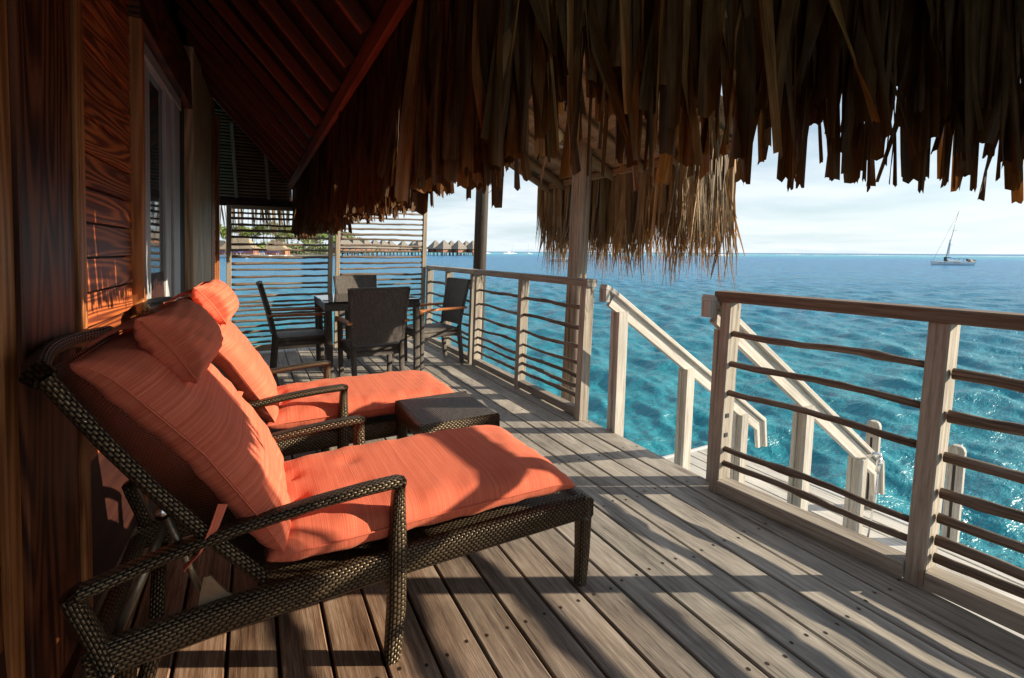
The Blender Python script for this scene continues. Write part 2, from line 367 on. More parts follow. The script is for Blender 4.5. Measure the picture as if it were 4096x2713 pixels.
# ------------------------------------------------------------------ setting: sea
def sea_material():
    m, t, p = mat('lagoon_water'); pos = N(t, 'ShaderNodeNewGeometry').outputs[0]; s = N(t, 'ShaderNodeSeparateXYZ'); t.links.new(pos, s.inputs[0])
    d = M(t, 'SQRT', M(t, 'ADD', M(t, 'MULTIPLY', s.outputs[0], s.outputs[0]), M(t, 'MULTIPLY', s.outputs[1], s.outputs[1])))
    nz1 = noise(t, mapping(t, pos, (.05, .05, 0)), 1, 4, .6, .5)
    ld = M(t, 'ADD', M(t, 'LOGARITHM', M(t, 'MAXIMUM', d, 1.), 10.), M(t, 'MULTIPLY', M(t, 'SUBTRACT', nz1, .5), .7))
    f = M(t, 'DIVIDE', ld, 4.)
    c = ramp(t, f, [(.0, (.018, .235, .28)), (.27, (.018, .24, .31)), (.36, (.014, .22, .33)), (.47, (.022, .23, .44)), (.60, (.03, .25, .52)), (.66, (.04, .36, .60)), (.70, (.10, .55, .68)), (.745, (.10, .55, .68)), (.80, (.04, .24, .48)), (1., (.03, .18, .42))])
    nz2 = noise(t, mapping(t, pos, (.35, .35, 0)), 1, 3, .6); c = mixc(t, M(t, 'MULTIPLY', nz2, .4), c, (.005, .07, .11), 'MIX')
    t.links.new(c, p.inputs['Base Color']); p.inputs['Roughness'].default_value = .27; p.inputs['IOR'].default_value = 1.33; p.inputs['Specular IOR Level'].default_value = .33
    mp = N(t, 'ShaderNodeMapping'); t.links.new(pos, mp.inputs[0]); mp.inputs['Rotation'].default_value = (0, 0, R(28)); mp.inputs['Scale'].default_value = (.6, 1.6, 1)
    b1 = noise(t, mp.outputs[0], 2.2, 5, .6, .3); b2 = noise(t, mp.outputs[0], 9, 4, .6, .2)
    b3 = noise(t, mp.outputs[0], .35, 4, .6, .2)
    fade = N(t, 'ShaderNodeMapRange'); t.links.new(d, fade.inputs[0]); fade.inputs[1].default_value = 20; fade.inputs[2].default_value = 120
    h = M(t, 'ADD', M(t, 'MULTIPLY', b1, .5), M(t, 'ADD', M(t, 'MULTIPLY', b2, .045), M(t, 'MULTIPLY', M(t, 'MULTIPLY', b3, fade.outputs[0]), 4.)))
    bump(t, p, h, 1., .30); return m
M_SEA = sea_material(); ZS = -1.7
def build_sea():
    rs = np.random.RandomState(3); a0, a1 = R(-30), R(92); na = 620
    rr = [2.2]
    while rr[-1] < 170: rr.append(rr[-1]*1.0095)
    while rr[-1] < 30000: rr.append(rr[-1]*1.12)
    rr = np.array(rr); az = np.linspace(a0, a1, na); A, Rr = np.meshgrid(az, rr); X = np.sin(A)*Rr; Y = np.cos(A)*Rr
    dr = np.gradient(rr)[:, None]*np.ones_like(A); sp_ = np.maximum(dr, Rr*(az[1]-az[0])); Z = np.zeros_like(X)
    for k in range(90):
        lam = .25*(11.**(rs.rand())); th = R(118)+rs.randn()*.6; kx, ky = math.sin(th), math.cos(th)
        amp = .0062*lam**.95*(.5+rs.rand()); fd = np.clip((lam/sp_-2.2)/2.5, 0, 1)
        ph = 2*math.pi*(X*kx+Y*ky)/lam + rs.rand()*6.28 + .6*np.sin(2*math.pi*(X*ky-Y*kx)/(lam*5.3)+rs.rand()*6)
        Z += fd*amp*(1-np.abs(np.sin(ph*.5))*2+.27)
    V = np.stack([X, Y, Z+ZS], -1).reshape(-1, 3); nr = len(rr)
    idx = np.arange(nr*na).reshape(nr, na); F = np.stack([idx[:-1, :-1], idx[:-1, 1:], idx[1:, 1:], idx[1:, :-1]], -1).reshape(-1, 4)[:, ::-1]
    # the rest of the sea: a coarse ring of water round the other side
    az2 = np.linspace(a1, a0+2*math.pi, 60); r2 = np.array([2.2, 8, 30, 120, 500, 3000, 30000]); A2, R2 = np.meshgrid(az2, r2)
    V2 = np.stack([np.sin(A2)*R2, np.cos(A2)*R2, np.full_like(A2, ZS)], -1).reshape(-1, 3); i2 = np.arange(len(V2)).reshape(7, 60)+len(V)
    F2 = np.stack([i2[:-1, :-1], i2[:-1, 1:], i2[1:, 1:], i2[1:, :-1]], -1).reshape(-1, 4)[:, ::-1]
    V3 = np.array([[2.2*math.sin(a), 2.2*math.cos(a), ZS-.02] for a in np.linspace(0, 2*math.pi, 33)[:-1]]); n3 = len(V)+len(V2)
    verts = np.concatenate([V, V2, V3]); faces = np.concatenate([F, F2])
    me = bpy.data.meshes.new('sea'); me.from_pydata(verts.tolist(), [], faces.tolist()+[list(range(n3, n3+32))[::-1]])
    me.polygons.foreach_set('use_smooth', [True]*len(me.polygons)); me.materials.append(M_SEA); me.update()
    o = link(bpy.data.objects.new('sea', me)); tag(o, kind='structure')
build_sea()
def azpt(px, D, z=ZS):
    v = fw*FPX + rt*(px-2048) + dn*(1010-1356.5+180); v.z = 0; v.normalize(); return Vector((v.x*D, v.y*D, z))
# reef surf line
m_, t_, p_ = mat('reef_foam'); pos_ = N(t_, 'ShaderNodeNewGeometry').outputs[0]; f_ = noise(t_, mapping(t_, pos_, (.01, .01, .01)), 1, 4, .7)
t_.links.new(ramp(t_, f_, [(.4, (.25, .5, .6)), (.52, (.8, .85, .88))]), p_.inputs['Base Color']); p_.inputs['Roughness'].default_value = .9; M_FOAM = m_
b = B()
for x in range(2300, 4700, 16):
    D = 900+20*math.sin(x*.013); hgt = .35+.5*max(0, math.sin(x*.021)*math.sin(x*.0031+1))+.2*rnd.random()
    if x > 3500: hgt *= .5
    p0, p1 = azpt(x, D), azpt(x+16, D); q0, q1 = azpt(x, D+5, ZS+hgt), azpt(x+16, D+5, ZS+hgt)
    b.quad(p0, p1, q1, q0)
tag(b.build('reef_surf', M_FOAM), kind='structure')

# ------------------------------------------------------------------ setting: deck
deck = empty('deck'); tag(deck, kind='structure')
GAP0, PITCH = -.246, .1368
screw = B()
for k in range(-3, 17):
    x0 = GAP0+PITCH*k+.0047; x1 = GAP0+PITCH*(k+1)-.0047
    if k == 16: x1 = 2.095
    dz = rnd.uniform(-.0012, .0012); x0 += rnd.uniform(-.001, .001)
    o = B(((x0+x1)/2, 0, 0)).box(x0, x1, -1.6, 6.6, -.028+dz, dz, .0035).build('plank', M_DECK, deck)
    for y in np.arange(.35, 6.6, .47):
        for xx in (x0+.028, x1-.028):
            yy = y+rnd.uniform(-.015, .015)
            c = (xx, yy, dz+.0012); base = len(screw.v)
            for j in range(7): screw.v.append((xx+.0055*math.cos(j*.9), yy+.0075*math.sin(j*.9), dz+.0008))
            screw.face(range(base, base+7), [(0, 0)]*7)
tag(screw.build('screw', M_SCREW, deck), kind='stuff')
j = B()
for y in np.arange(-1.4, 6.7, .47): j.box(-.75, 2.09, y-.03, y+.03, -.2, -.03)
j.box(2.05, 2.093, -1.6, 6.6, -.22, -.0305); j.box(2.0, 2.045, 6.55, 6.6, -.22, -.03)
for k in range(-3, 10):  # strips added beneath the board gaps so no lit water shows through
    y = -1.5
    while y < 6.4:
        L = rnd.uniform(.9, 2.2); xg = GAP0+PITCH*k; j.box(xg-.022, xg+.022, y, min(6.5, y+L), -.12, -.0315-.001*(k % 2)); y += L+rnd.uniform(.03, .12)
tag(j.build('joist', M_ROOF, deck), kind='stuff')  # joists and the added gap strips in one mesh
for i, (x, y) in enumerate([(-.4, 1.), (1.9, .3), (1.9, 3.2), (1.9, 6.3), (-.3, 6.3)]):
    o = B().tube([(x, y, -5), (x, y, -.21)], .11, 12).build('pile', M_POLE, deck, True)

# landing platform and staircase
land = empty('landing'); tag(land, kind='structure')
LZ = -.68
x = 2.72; k = 0
while x < 3.95:
    B().box(x, x+.125, -1.6, 3.13, LZ-.03, LZ+rnd.uniform(-.001, .001)).build('plank', M_LAND, land); x += .137
B().box(2.70, 4.02, 3.14, 3.175, LZ-.13, LZ+.012).build('edge_board', M_WHITE, land)
B().box(3.97, 4.01, -1.6, 3.135, LZ-.13, LZ-.002).build('edge_board', M_WHITE, land)
for y in (-.8, .6, 1.9, 3.0):
    B().box(2.72, 3.95, y, y+.05, LZ-.13, LZ-.033).build('joist', M_STAIR, land)
for x, y in ((2.8, 3.0), (3.85, 3.0), (3.85, 1.0), (2.8, .5)): B().tube([(x, y, -5), (x, y, LZ-.04)], .09, 12).build('pile', M_POLE, land, True)
st = empty('staircase', (2.1, 2.1, LZ)); tag(st, 'short flight of pale timber steps down from the deck opening to the landing', 'stairs')
for i in range(4):
    z = -.14*(i+.9); xa = 2.115+.17*i
    B().box(xa, xa+.19, 1.72, 2.44, z-.03, z).build('tread', M_LAND, st)
for y in (1.685, 2.445):
    B().beam((2.11, y+.015, -.14), (2.86, y+.015, LZ-.02), .03, .2, (0, 1, 0)).build('stringer', M_WHITE, st)
for o in st.children: o.matrix_parent_inverse = Matrix.Translation((-2.1, -2.1, -LZ))

# ------------------------------------------------------------------ railings
def stick(p0, p1, r=.014, jit=.009, n=9, seed=None):
    # a peeled branch: tapering, slightly crooked, with knots
    p0, p1 = Vector(p0), Vector(p1); n = max(14, int((p1-p0).length/.05)); pts = []; rs = []; a, b_ = rnd.random()*6, rnd.random()*6; jz = 0; jx = 0
    kn = [rnd.random() for _ in range(3)]
    for i in range(n):
        t = i/(n-1); e = min(1, 6*t, 6*(1-t)); jz = jz*.8+rnd.gauss(0, .0016); jx = jx*.8+rnd.gauss(0, .0016)
        p = p0.lerp(p1, t)+Vector((jx*e, 0, (jz+jit*.9*math.sin(math.pi*t)*math.sin(3.6*t+b_))*e))
        k = sum(.22*math.exp(-((t-q)*(n-1)/.8)**2) for q in kn)
        pts.append(p); rs.append(r*(.92+.1*rnd.random()+.16*(1-t)+k))
    return B().tube(pts, r, 8, True, rs)
def settle(root):
    mi = Matrix.Translation(root.location).inverted()
    for o in root.children: o.matrix_parent_inverse = mi
ZST = (.805, .655, .51, .395, .297, .226, .153)
PA = .043
def post(root, x, y, z0, z1, wx=.08, wy=.06, m=M_RAIL, name='post'):
    return B().beam(ln((x, y, z0)), ln((x, y, z1)), wx, wy, (1, 0, 0), .004).build(name, m, root)
# far railing
X0 = 2.048
fr = empty('railing', (X0, 4.5, 0)); tag(fr, 'weathered timber railing with branch rungs from the deck opening back to the slatted screen', 'railing', 'deck railings')
def toprail(root, ya, yb, xa, xb, z=1.01, m=M_RAIL):
    return B().beam(ln((xa, ya, z-.026)), ln((xb, yb, z-.026)), .088, .052, (1, 0, 0), .005).build('top_rail', m, root)
toprail(fr, 2.735, 4.70, X0, X0); toprail(fr, 4.704, 6.28, X0, X0)
for y in (2.785, 3.70, 4.655, 4.77, 5.53, 6.25): post(fr, X0, y, 0.001 if y != 4.655 else .001, .958, .08, .062 if abs(y-4.7) > .2 else .05)
segs = [(2.817, 3.668), (3.732, 4.629), (4.796, 5.498), (5.562, 6.218)]
for a, b_ in segs:
    B().box(X0-.035+.002, X0+.035, a, b_, .018, .075, .004).build('bottom_beam', M_RAIL, fr)
    for z in ZST:
        z += rnd.uniform(-.008, .008)
        stick(ln((X0, a-.01, z+rnd.uniform(-.006, .006))), ln((X0, b_+.01, z)), rnd.uniform(.011, .0145)).build('rung', M_STICK, fr, True)
settle(fr)
# near railing (runs slightly outwards towards the camera)
nr = empty('railing', (2.1, .6, 0)); tag(nr, 'closest railing at the right with dark cap rail, two branch rungs missing', 'railing', 'deck railings')
def nx(y): return 2.035 + (1.62-y)*.085
B().sweep([ln((nx(1.665), 1.665, .985)), ln((nx(-1.), -1., .985))], .086, .05, (1, 0, 0), .005).build('top_rail', M_RAILD, nr)
npost = [(1.607, .055), (.79, .064), (-.35, .064)]
for y, wy in npost: post(nr, nx(y)+.01, y, .001, .957, .082, wy, M_RAIL)
for ya, yb in ((1.578, .823), (.757, -.317), (-.383, -1.)):
    B().sweep([(nx(ya)-.005, ya, .045), (nx(yb)-.005, yb, .045)], .085, .062, (1, 0, 0), .004).build('bottom_beam', M_RAIL, nr)
for z in ZST:
    if z in (.395, .297):
        for q in (0, ):
            yy = 1.5785; B().box(nx(yy)+LEAN*z-.011, nx(yy)+LEAN*z+.011, yy-.002, yy+.0015, z-.011, z+.011, .001).build('rung_hole', M_DARK, nr)
        continue
    stick(ln((nx(1.58), 1.58, z+.0)), ln((nx(.82), .82, z-.004)), .0135, .012).build('rung', M_STICK, nr, True)
for z in (.785, .634, .488, .357, .266, .185, .12):
    stick(ln((nx(.75), .75, z)), ln((nx(-.31), -.31, z+.01)), rnd.uniform(.013, .019), .012).build('rung', M_STICK, nr, True)
settle(nr)
# stair handrails
def handrail(y, label, zoff, newels, xs):
    h = empty('stair_handrail', (2.1, y, 0)); tag(h, label, 'handrail', 'stair handrails')
    def zz(x): return 1.0 - .69*(x-1.985) + zoff
    def L2(x, z, dy=0): return (x, y+dy, z)
    xe = xs
    # T shaped handrail: cap on a deeper web, with a short vertical return at the foot
    B().sweep([L2(2.0, zz(2.0)-.012), L2(2.055, zz(2.055)), L2(xe, zz(xe)), L2(xe+.03, zz(xe)-.23)], .07, .032, (0, 1, 0), .005).build('cap_rail', M_STAIR, h)
    B().sweep([L2(2.06, zz(2.06)-.062), L2(xe-.035, zz(xe)-.055), L2(xe-.008, zz(xe)-.23)], .03, .085, (0, 1, 0), .003).build('web', M_STAIR, h)
    B().box(1.985, 2.035, y-.033, y+.033, zz(2.)-.11, zz(2.)-.028, .012).build('bracket', M_STAIR, h)
    for x, zb in newels:
        # grooved newel: two boards with a narrower core
        zt = zz(x)-.095
        for dy in (-.029, .029): B().beam((x+.02*zb-.0, y+dy, zb), (x+.02*zt, y+dy, zt), .082, .026, (1, 0, 0), .003).build('newel_board', M_STAIR, h)
        B().beam((x+.02*zb, y, zb+.001), (x+.02*zt, y, zt-.001), .06, .031, (1, 0, 0), .002).build('newel_core', M_STAIR, h)
    settle(h)
handrail(2.5, 'pale sloping stair handrail on the far side of the deck opening', 0, [(2.125, -.16), (2.78, LZ), (3.42, LZ)], 3.68)
handrail(1.68, 'pale sloping stair handrail behind the first panel of the closest railing', .0, [(2.13, -.16), (2.86, LZ), (3.50, LZ)], 3.76)
# ladder posts
def ladder_post(x, y, zt, label):
    t = empty('ladder_post', (x, y, LZ)); tag(t, label, 'ladder post', 'boarding ladder posts')
    pts = [(x, y, LZ-1.6), (x, y, zt-.03), (x, y, zt-.008), (x, y, zt)]
    B().sweep(pts, .05, .085, (1, 0, 0), .01, True, [.05, .05, .05, .05], [.085, .085, .066, .04]).build('upright', M_STAIR, t)
    for z0, z1 in ((LZ+.03, LZ+.30), (LZ+.34, zt-.12)): B().box(x-.0265, x-.024, y-.008, y+.008, z0, z1, .001).build('slot', M_DARK, t)
    settle(t)
ladder_post(3.98, 1.82, -.02, 'round topped timber ladder post beyond the foot of the stair handrail')
ladder_post(3.98, 1.34, -.03, 'round topped timber ladder post seen past the big post of the closest railing')
# shower on the newel
sh = empty('outdoor_shower', (3.5, 1.62, LZ)); tag(sh, 'small chrome hand shower with hose hung on the last newel of the stair', 'shower')
B().tube([(3.52, 1.635, -.13), (3.54, 1.61, -.10), (3.56, 1.585, -.10), (3.575, 1.575, -.13)], .011, 10).build('hook', M_CHROME, sh, True)
B().tube([(3.56, 1.585, -.12), (3.555, 1.585, -.22)], .014, 10).build('handle', M_CHROME, sh, True)
B().tube([(3.555, 1.585, -.22), (3.54, 1.585, -.40), (3.52, 1.59, -.55), (3.515, 1.6, LZ)], .006, 8).build('hose', M_CHROME, sh, True)
settle(sh)

# ------------------------------------------------------------------ roof posts
def roof_post(x, y, z1, label):
    pts = [(x+LEAN*z, y, z) for z in (-4.5, -1.7, 0, .6, 1.2, 1.8, z1)]
    o = B((x, y, -4.5)).tube(pts, .076, 20, True, [.085, .083, .081, .08, .078, .077, .076]).build('roof_post', M_POLE, None, True)
    return tag(o, label, 'post', 'round posts carrying the thatched roof')
rp1 = roof_post(2.30, 3.27, 2.14, 'thick round grey roof post nearest to the stair opening')
rp2 = roof_post(2.40, 5.43, 2.35, 'round roof post with painted shade further back beside the dining chairs'); rp2.data.materials[0] = M_POLE_SHADE
for (x, y, z, lab, side) in ((2.335, 5.43, 2.085, 'round cream lamp globe on the far roof post', -1), (2.115, 3.27, 2.10, 'round cream lamp globe beside the nearer roof post, half hidden by thatch', -1)):
    g = empty('globe_lamp', (x, y, z)); tag(g, lab, 'lamp', 'globe lamps on the roof posts')
    B().ball((x, y, z), .062, 20).build('globe', M_LAMPG, g, True)
    px = (2.40 if y > 5 else 2.30)+LEAN*z
    B().tube([(x, y, z-.055), (x, y, z-.085)], .03, 12).build('collar', M_WHITE, g, True)
    B().tube([(x, y, z-.078), (px-.075, y, z-.078)], .011, 10).build('arm', M_WHITE, g, True)
    B().tube([(px-.10, y, z-.078), (px-.07, y, z-.078)], .028, 12).build('wall_plate', M_WHITE, g, True)
    settle(g)
cab = B().tube([(2.47, 5.40, 2.13)]+[(2.50+.115*math.sin(a)*1.0, 5.40, 2.02+.125*math.cos(a)) for a in np.linspace(.2, 2.9, 9)]+[(2.47, 5.40, 1.86)], .0035, 6).build('cable', M_DARK, None, True)
tag(cab, 'thin black loop of cable sticking out beside the far roof post', 'cable')

# ------------------------------------------------------------------ privacy screens
def privacy_screen(xa, xb, z0, z1, zs, label, topz):
    Y = 6.33; s_ = empty('privacy_screen', ((xa+xb)/2, Y, 0)); tag(s_, label, 'screen', 'slatted privacy screens')
    for x in (xa, xb): B().beam(ln((x, Y, 0.0)), ln((x, Y, topz-.0)), .05, .05, (1, 0, 0), .003).build('frame_post', M_SCR, s_)
    B().box(xa+.027+LEAN*topz, xb-.027+LEAN*topz, Y-.022, Y+.022, topz-.04, topz, .003).build('top_bar', M_SCR, s_)
    B().box(xa+.027, xb-.027, Y-.024, Y+.024, .03, .10, .003).build('bottom_bar', M_SCR, s_)
    for z in zs:
        stick(ln((xa+.02, Y, z+rnd.uniform(-.008, .008))), ln((xb-.02, Y, z+rnd.uniform(-.008, .008))), rnd.uniform(.010, .0145), .003, 12).build('slat', M_STICK, s_, True)
    settle(s_)
zs = [1.62, 1.56, 1.485, 1.415, 1.34, 1.27, 1.205, 1.125, 1.045, .975, .90, .815, .755, .675, .61, .56, .51, .455, .39, .325, .26, .2, .14]
privacy_screen(-.275, .80, 0, 0, zs, 'left slatted screen of frame and branches, between house wall and the middle posts', 1.70)
privacy_screen(.885, 1.985, 0, 0, [1.685, 1.62, 1.545, 1.475, 1.405, 1.34, 1.26, 1.20, 1.12, 1.05, .98, .90, .83, .77, .69, .62, .56, .49, .42, .35, .28, .21, .15], 'right slatted screen of frame and branches, joined to the end of the railing', 1.76)

# ------------------------------------------------------------------ bungalow wall
bw = empty('bungalow', (-.45, 3., 0)); tag(bw, 'timber clad bungalow with sliding door and low thatched roof along the left', 'bungalow')
def wx(y, off=0, z=0): return -.525+.0342*(y-1.5)+off+LEAN*z
def wallbox(name, m, y0, y1, z0, z1, off0, off1, parent=bw, ch=.004):
    # box lying in the wall plane (leans with it)
    b = B(); v = []
    def P(y, z, o): return Vector((wx(y, o, z), y, z))
    if (z1-z0) >= (y1-y0):
        ym, om = (y0+y1)/2, (off0+off1)/2
        b.beam(P(ym, z0, om), P(ym, z1, om), y1-y0, off1-off0, (.0342, 1, 0), ch)
    else:
        zm, om = (z0+z1)/2, (off0+off1)/2
        b.beam(P(y0, zm, om), P(y1, zm, om), off1-off0, z1-z0, (1, 0, 0), ch)
    return b.build(name, m, parent)
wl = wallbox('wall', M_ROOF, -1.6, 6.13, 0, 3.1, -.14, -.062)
wallbox('corner_board', M_TRIM, 1.447, 1.515, .0, 2.6, -.05, .0)
wallbox('corner_board', M_RED, -.4, 1.446, .0, 2.6, -.055, -.012)
wallbox('column_board', M_RED, 1.517, 1.822, .0, 2.6, -.05, .012)
wallbox('column_board', M_RED, 1.825, 1.877, .0, 2.6, -.05, .004)
wallbox('trim_board', M_TRIM, 1.879, 1.946, .0, 2.6, -.05, .014)
wlp = wallbox('siding_backing', M_ROOF, 1.948, 2.642, .0, 2.62, -.06, -.045)
def siding(y0, y1, z0, z1, parent):
    z = z0
    while z < z1:
        b = B()
        def P(y, zz, o): return Vector((wx(y, o, zz), y, zz))
        h = .1155; o0, o1 = -.018, -.024   # shiplap: bottom edge proud of the top edge
        pts = []
        q = [P(y0, z+.009, o0), P(y1, z+.009, o0), P(y1, z+h, o1), P(y0, z+h, o1)]
        r0 = rnd.random()*9
        b.quad(*q, uv=[(r0+y0, r0), (r0+y1, r0), (r0+y1, r0+h), (r0+y0, r0+h)])
        b.quad(P(y0, z+.009, o0-.016), P(y1, z+.009, o0-.016), P(y1, z+.009, o0), P(y0, z+.009, o0))
        b.quad(P(y0, z+h, o1), P(y1, z+h, o1), P(y1, z+h, o1-.012), P(y0, z+h, o1-.012))
        b.build('siding_board', M_CEDAR, parent); z += h
siding(1.949, 2.641, .012, 2.55, wlp)
jb = wallbox('door_jamb', M_TRIM, 2.644, 2.70, .0, 2.175, -.05, .02)
wallbox('door_jamb', M_RED, 2.70, 2.775, .0, 2.175, -.055, -.03)
wallbox('header_board', M_RED, 2.644, 4.14, 2.178, 2.50, -.05, .012)
sd = empty('sliding_door', (0, 0, 0), 0, bw)
for y0, y1, a, b_ in ((2.94, 3.0, -.055, -.028), (3.04, 3.10, -.055, -.036), (3.45, 3.53, -.055, -.025), (3.56, 3.62, -.055, -.03), (3.66, 3.86, -.052, -.018)):
    wallbox('frame', M_FRAME, y0, y1, .03, 2.15, a, b_, sd, .006)
wallbox('frame', M_FRAME, 2.776, 3.90, 2.10, 2.172, -.056, -.015, sd); wallbox('frame', M_FRAME, 2.776, 3.90, 0.001, .04, -.056, -.012, sd)
wallbox('pane', M_GLASS, 2.776, 2.942, .04, 2.10, -.049, -.043, sd); wallbox('pane', M_GLASS, 3.10, 3.45, .04, 2.10, -.049, -.043, sd)
wallbox('curtain', M_CURT, 2.78, 3.6, .05, 2.1, -.0605, -.0595, sd, 0.0003)
wallbox('door_jamb', M_DARK, 3.90, 4.13, .0, 2.175, -.055, -.03)
wallbox('post_board', M_POST, 4.14, 4.62, .0, 2.6, -.05, .022); wallbox('post_board', M_POST, 4.625, 5.35, .0, 2.6, -.05, .012); wallbox('trim_board', M_TRIM, 5.352, 5.59, .0, 2.6, -.05, .018)
wl2 = wallbox('siding_backing', M_ROOF, 5.592, 6.10, .0, 2.6, -.06, -.045); siding(5.593, 6.09, .012, 2.55, wl2)
wallbox('corner_board', M_TRIM, 6.092, 6.15, .0, 2.6, -.06, .012)
B().box(-.66, -.475, -1.5, 1.83, .001, .028, .004).build('doorstep', M_RED, bw)
# roof of the bungalow (fascia, rafters, ceiling, leaves)
rf = empty('roof', (0, 0, 0), 0, bw)
XF, SL = .42, 1.14
def rz(x, zf=2.07): return zf + SL*(XF-x)
B().beam((XF+.02, .85, 1.99), (XF-.005, 6.36, 1.93), .028, .085, (1, 0, 0), .003).build('fascia_board', M_RAFT, rf)
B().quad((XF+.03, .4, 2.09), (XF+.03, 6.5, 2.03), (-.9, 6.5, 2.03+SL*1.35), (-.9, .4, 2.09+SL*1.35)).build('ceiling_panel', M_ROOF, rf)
for k in range(-2, 13):
    y = 1.61+.372*k
    if y > 6.35 or y < .7: continue
    zf = 2.045-.012*(y-2)
    B().beam((XF+.0, y, zf-.0), (-.75, y, zf+SL*(XF+.75)), .032, .062, (0, 1, 0), .003).build('rafter', M_RAFT, rf)
for k in (0, 1, 2, 3):     # thatch ends bulging out beside the nearest rafters
    y = 1.61+.372*k+.02; zf = 2.045-.012*(y-2)
    for i in range(16):
        x = XF-.06-.062*i; z = zf+SL*(XF-x)+.018
        B().ball((x, y, z), .021+.006*rnd.random(), 8, .8).build('thatch_bundle', M_RAFT, rf, True)
# slabs above the near fringe so that the roof is closed
def slab(pts, th, m, name):
    b = B(); a = [Vector(p) for p in pts]; up = Vector((0, 0, th)); n = len(a); base = len(b.v)
    b.v += [tuple(p) for p in a]+[tuple(p+up) for p in a]
    b.face(range(base, base+n), [(p.x, p.y) for p in a]); b.face(list(range(base+n, base+2*n))[::-1], [(p.x, p.y) for p in a][::-1])
    for i in range(n):
        k = (i+1) % n; b.face((base+k, base+i, base+n+i, base+n+k), [(0, 0), (1, 0), (1, .1), (0, .1)])
    return b.build(name, m, rf)
slab([(-.9, -1.6, 3.9), (-.9, 6.6, 3.75), (.50, 6.6, 2.04), (.55, .95, 2.06), (.55, -1.6, 2.3)], .12, M_TTAN, 'thatch_layer')
slab([(.55, -1.6, 2.3), (.55, .95, 2.06), (1.13, .93, 2.06), (1.75, .76, 2.06), (2.08, .6, 2.06), (2.2, -1.6, 2.1)], .12, M_TTAN, 'thatch_layer')
slab([(-.9, -1.6, 3.9), (-2.6, -1.6, 2.0), (-2.6, 6.6, 2.0), (-.9, 6.6, 3.75)], .12, M_TTAN, 'thatch_layer')
B().box(-2.6, -.5, -1.7, -1.6, 0, 2.9).build('back_wall', M_ROOF, bw)
# gable end panel with struts
gp = B()
gp.v += [(-.42, 6.5, 1.72), (.45, 6.5, 1.72), (.45, 6.5, 2.05), (-.42, 6.5, 3.05)]; gp.face((0, 1, 2, 3), [(0, 0), (.87, 0), (.87, .3), (0, 1.3)])
gpo = gp.build('gable_panel', M_ROOF, rf)
for i in range(30):
    z = 1.78+.036*i; xr = min(.43, .42-(z-2.05)/SL)
    if xr < -.2: break
    B().tube([(-.36, 6.47, z), (xr/2-.18, 6.47, z+rnd.uniform(-.004, .004)), (xr, 6.47, z)], .011, 6).build('gable_slat', M_BAMB, rf, True)
for x, z in ((-.13, 2.62), (.2, 2.3)): B().beam((x, 6.44, 1.72), (x-.02, 6.44, z), .035, .03, (1, 0, 0), .003).build('strut', M_RAIL, rf)
B().beam((-.36, 6.42, 1.745), (.50, 6.42, 1.735), .04, .09, (0, 1, 0), .004).build('tie_beam', M_ROOF, rf)

settle(bw)
# ------------------------------------------------------------------ thatch leaves
def leaf_mesh(name, m, seed, ragged=False, fold=None):
    # unit leaf: hangs from z=0 to z=-1, width 1 (scaled per instance)
    q = random.Random(seed); n = 11; P = []; UV = []; a, b_ = q.random()*6, q.random()*6; sw = q.uniform(.0, .5); tw = q.uniform(-1., 1.); cr = q.uniform(.2, .8)
    kink = q.random() < .14; kz = q.uniform(.35, .8)
    for i in range(n):
        t = i/(n-1); cxx = sw*math.sin(2.4*t+a)*t+(.45*(t-kz) if kink and t > kz else 0); cyy = .4*sw*math.sin(3.1*t+b_)*t
        ang = tw*t*t*2.2+(.6*math.sin(5*t+b_))*t*.6; wd = 1.*(1-.18*t+.12*math.sin(4*t+a))
        if kink: wd *= 1-.55*math.exp(-((t-kz)/.05)**2)
        if ragged: wd *= max(.10, 1-.85*max(0, t-.45)/.55)
        row = []; ruv = []
        for j, (u, dd) in enumerate(((-.5, 0), (-.22, cr*.4), (0, cr*.5), (.22, cr*.4), (.5, 0))):
            xx = u*wd; yy = dd*wd*(.3+t*.7)
            row.append((cxx+xx*math.cos(ang)-yy*math.sin(ang), cyy+xx*math.sin(ang)+yy*math.cos(ang), -t+(.012*q.uniform(-1, 1) if i == n-1 else 0)))
            ruv.append((t*.7, .04*(u+.5)))
        P.append(row); UV.append(ruv)
    return B().grid(P, UV).mesh(name, m, True)
LV = [leaf_mesh('leaf', M_LEAF, 100+i) for i in range(18)]
def frayed_leaf(name, m, seed):
    q = random.Random(seed); b = B(); a = q.random()*6; sw = q.uniform(.1, .9); ts = q.uniform(.35, .6); k = q.choice((3, 4, 5)); tw = q.uniform(-.8, .8)
    def ctr(t): return sw*math.sin(2.2*t+a)*t, .5*sw*math.cos(2.7*t+a)*t
    P = []; U = []
    for i in range(5):
        t = ts*i/4; x0, y0 = ctr(t); g = tw*t
        P.append([(x0+u*math.cos(g), y0+u*math.sin(g)+.18*(1-abs(u)*2), -t) for u in (-.5, -.25, 0, .25, .5)]); U.append([(t*.6, .04*(u+.5)) for u in (-.5, -.25, 0, .25, .5)])
    b.grid(P, U)
    for s_ in range(k):
        u0, u1 = -.5+s_/k, -.5+(s_+1)/k; L = ts+(1-ts)*q.uniform(.45, 1.); dx, dy = q.gauss(0, .45)+(u0+u1)*.5, q.gauss(0, .4); P = []; U = []
        for i in range(6):
            f = i/5; t = ts+(L-ts)*f; x0, y0 = ctr(t); w_ = (1-f*.8); um = (u0+u1)/2; g = tw*t; x0 += dx*f**1.5; y0 += dy*f**1.5
            P.append([(x0+(um+(u-um)*w_)*math.cos(g), y0+(um+(u-um)*w_)*math.sin(g), -t) for u in (u0, u1)]); U.append([(t*.6, .04*(u+.5)) for u in (u0, u1)])
        b.grid(P, U)
    return b.mesh(name, m, True)
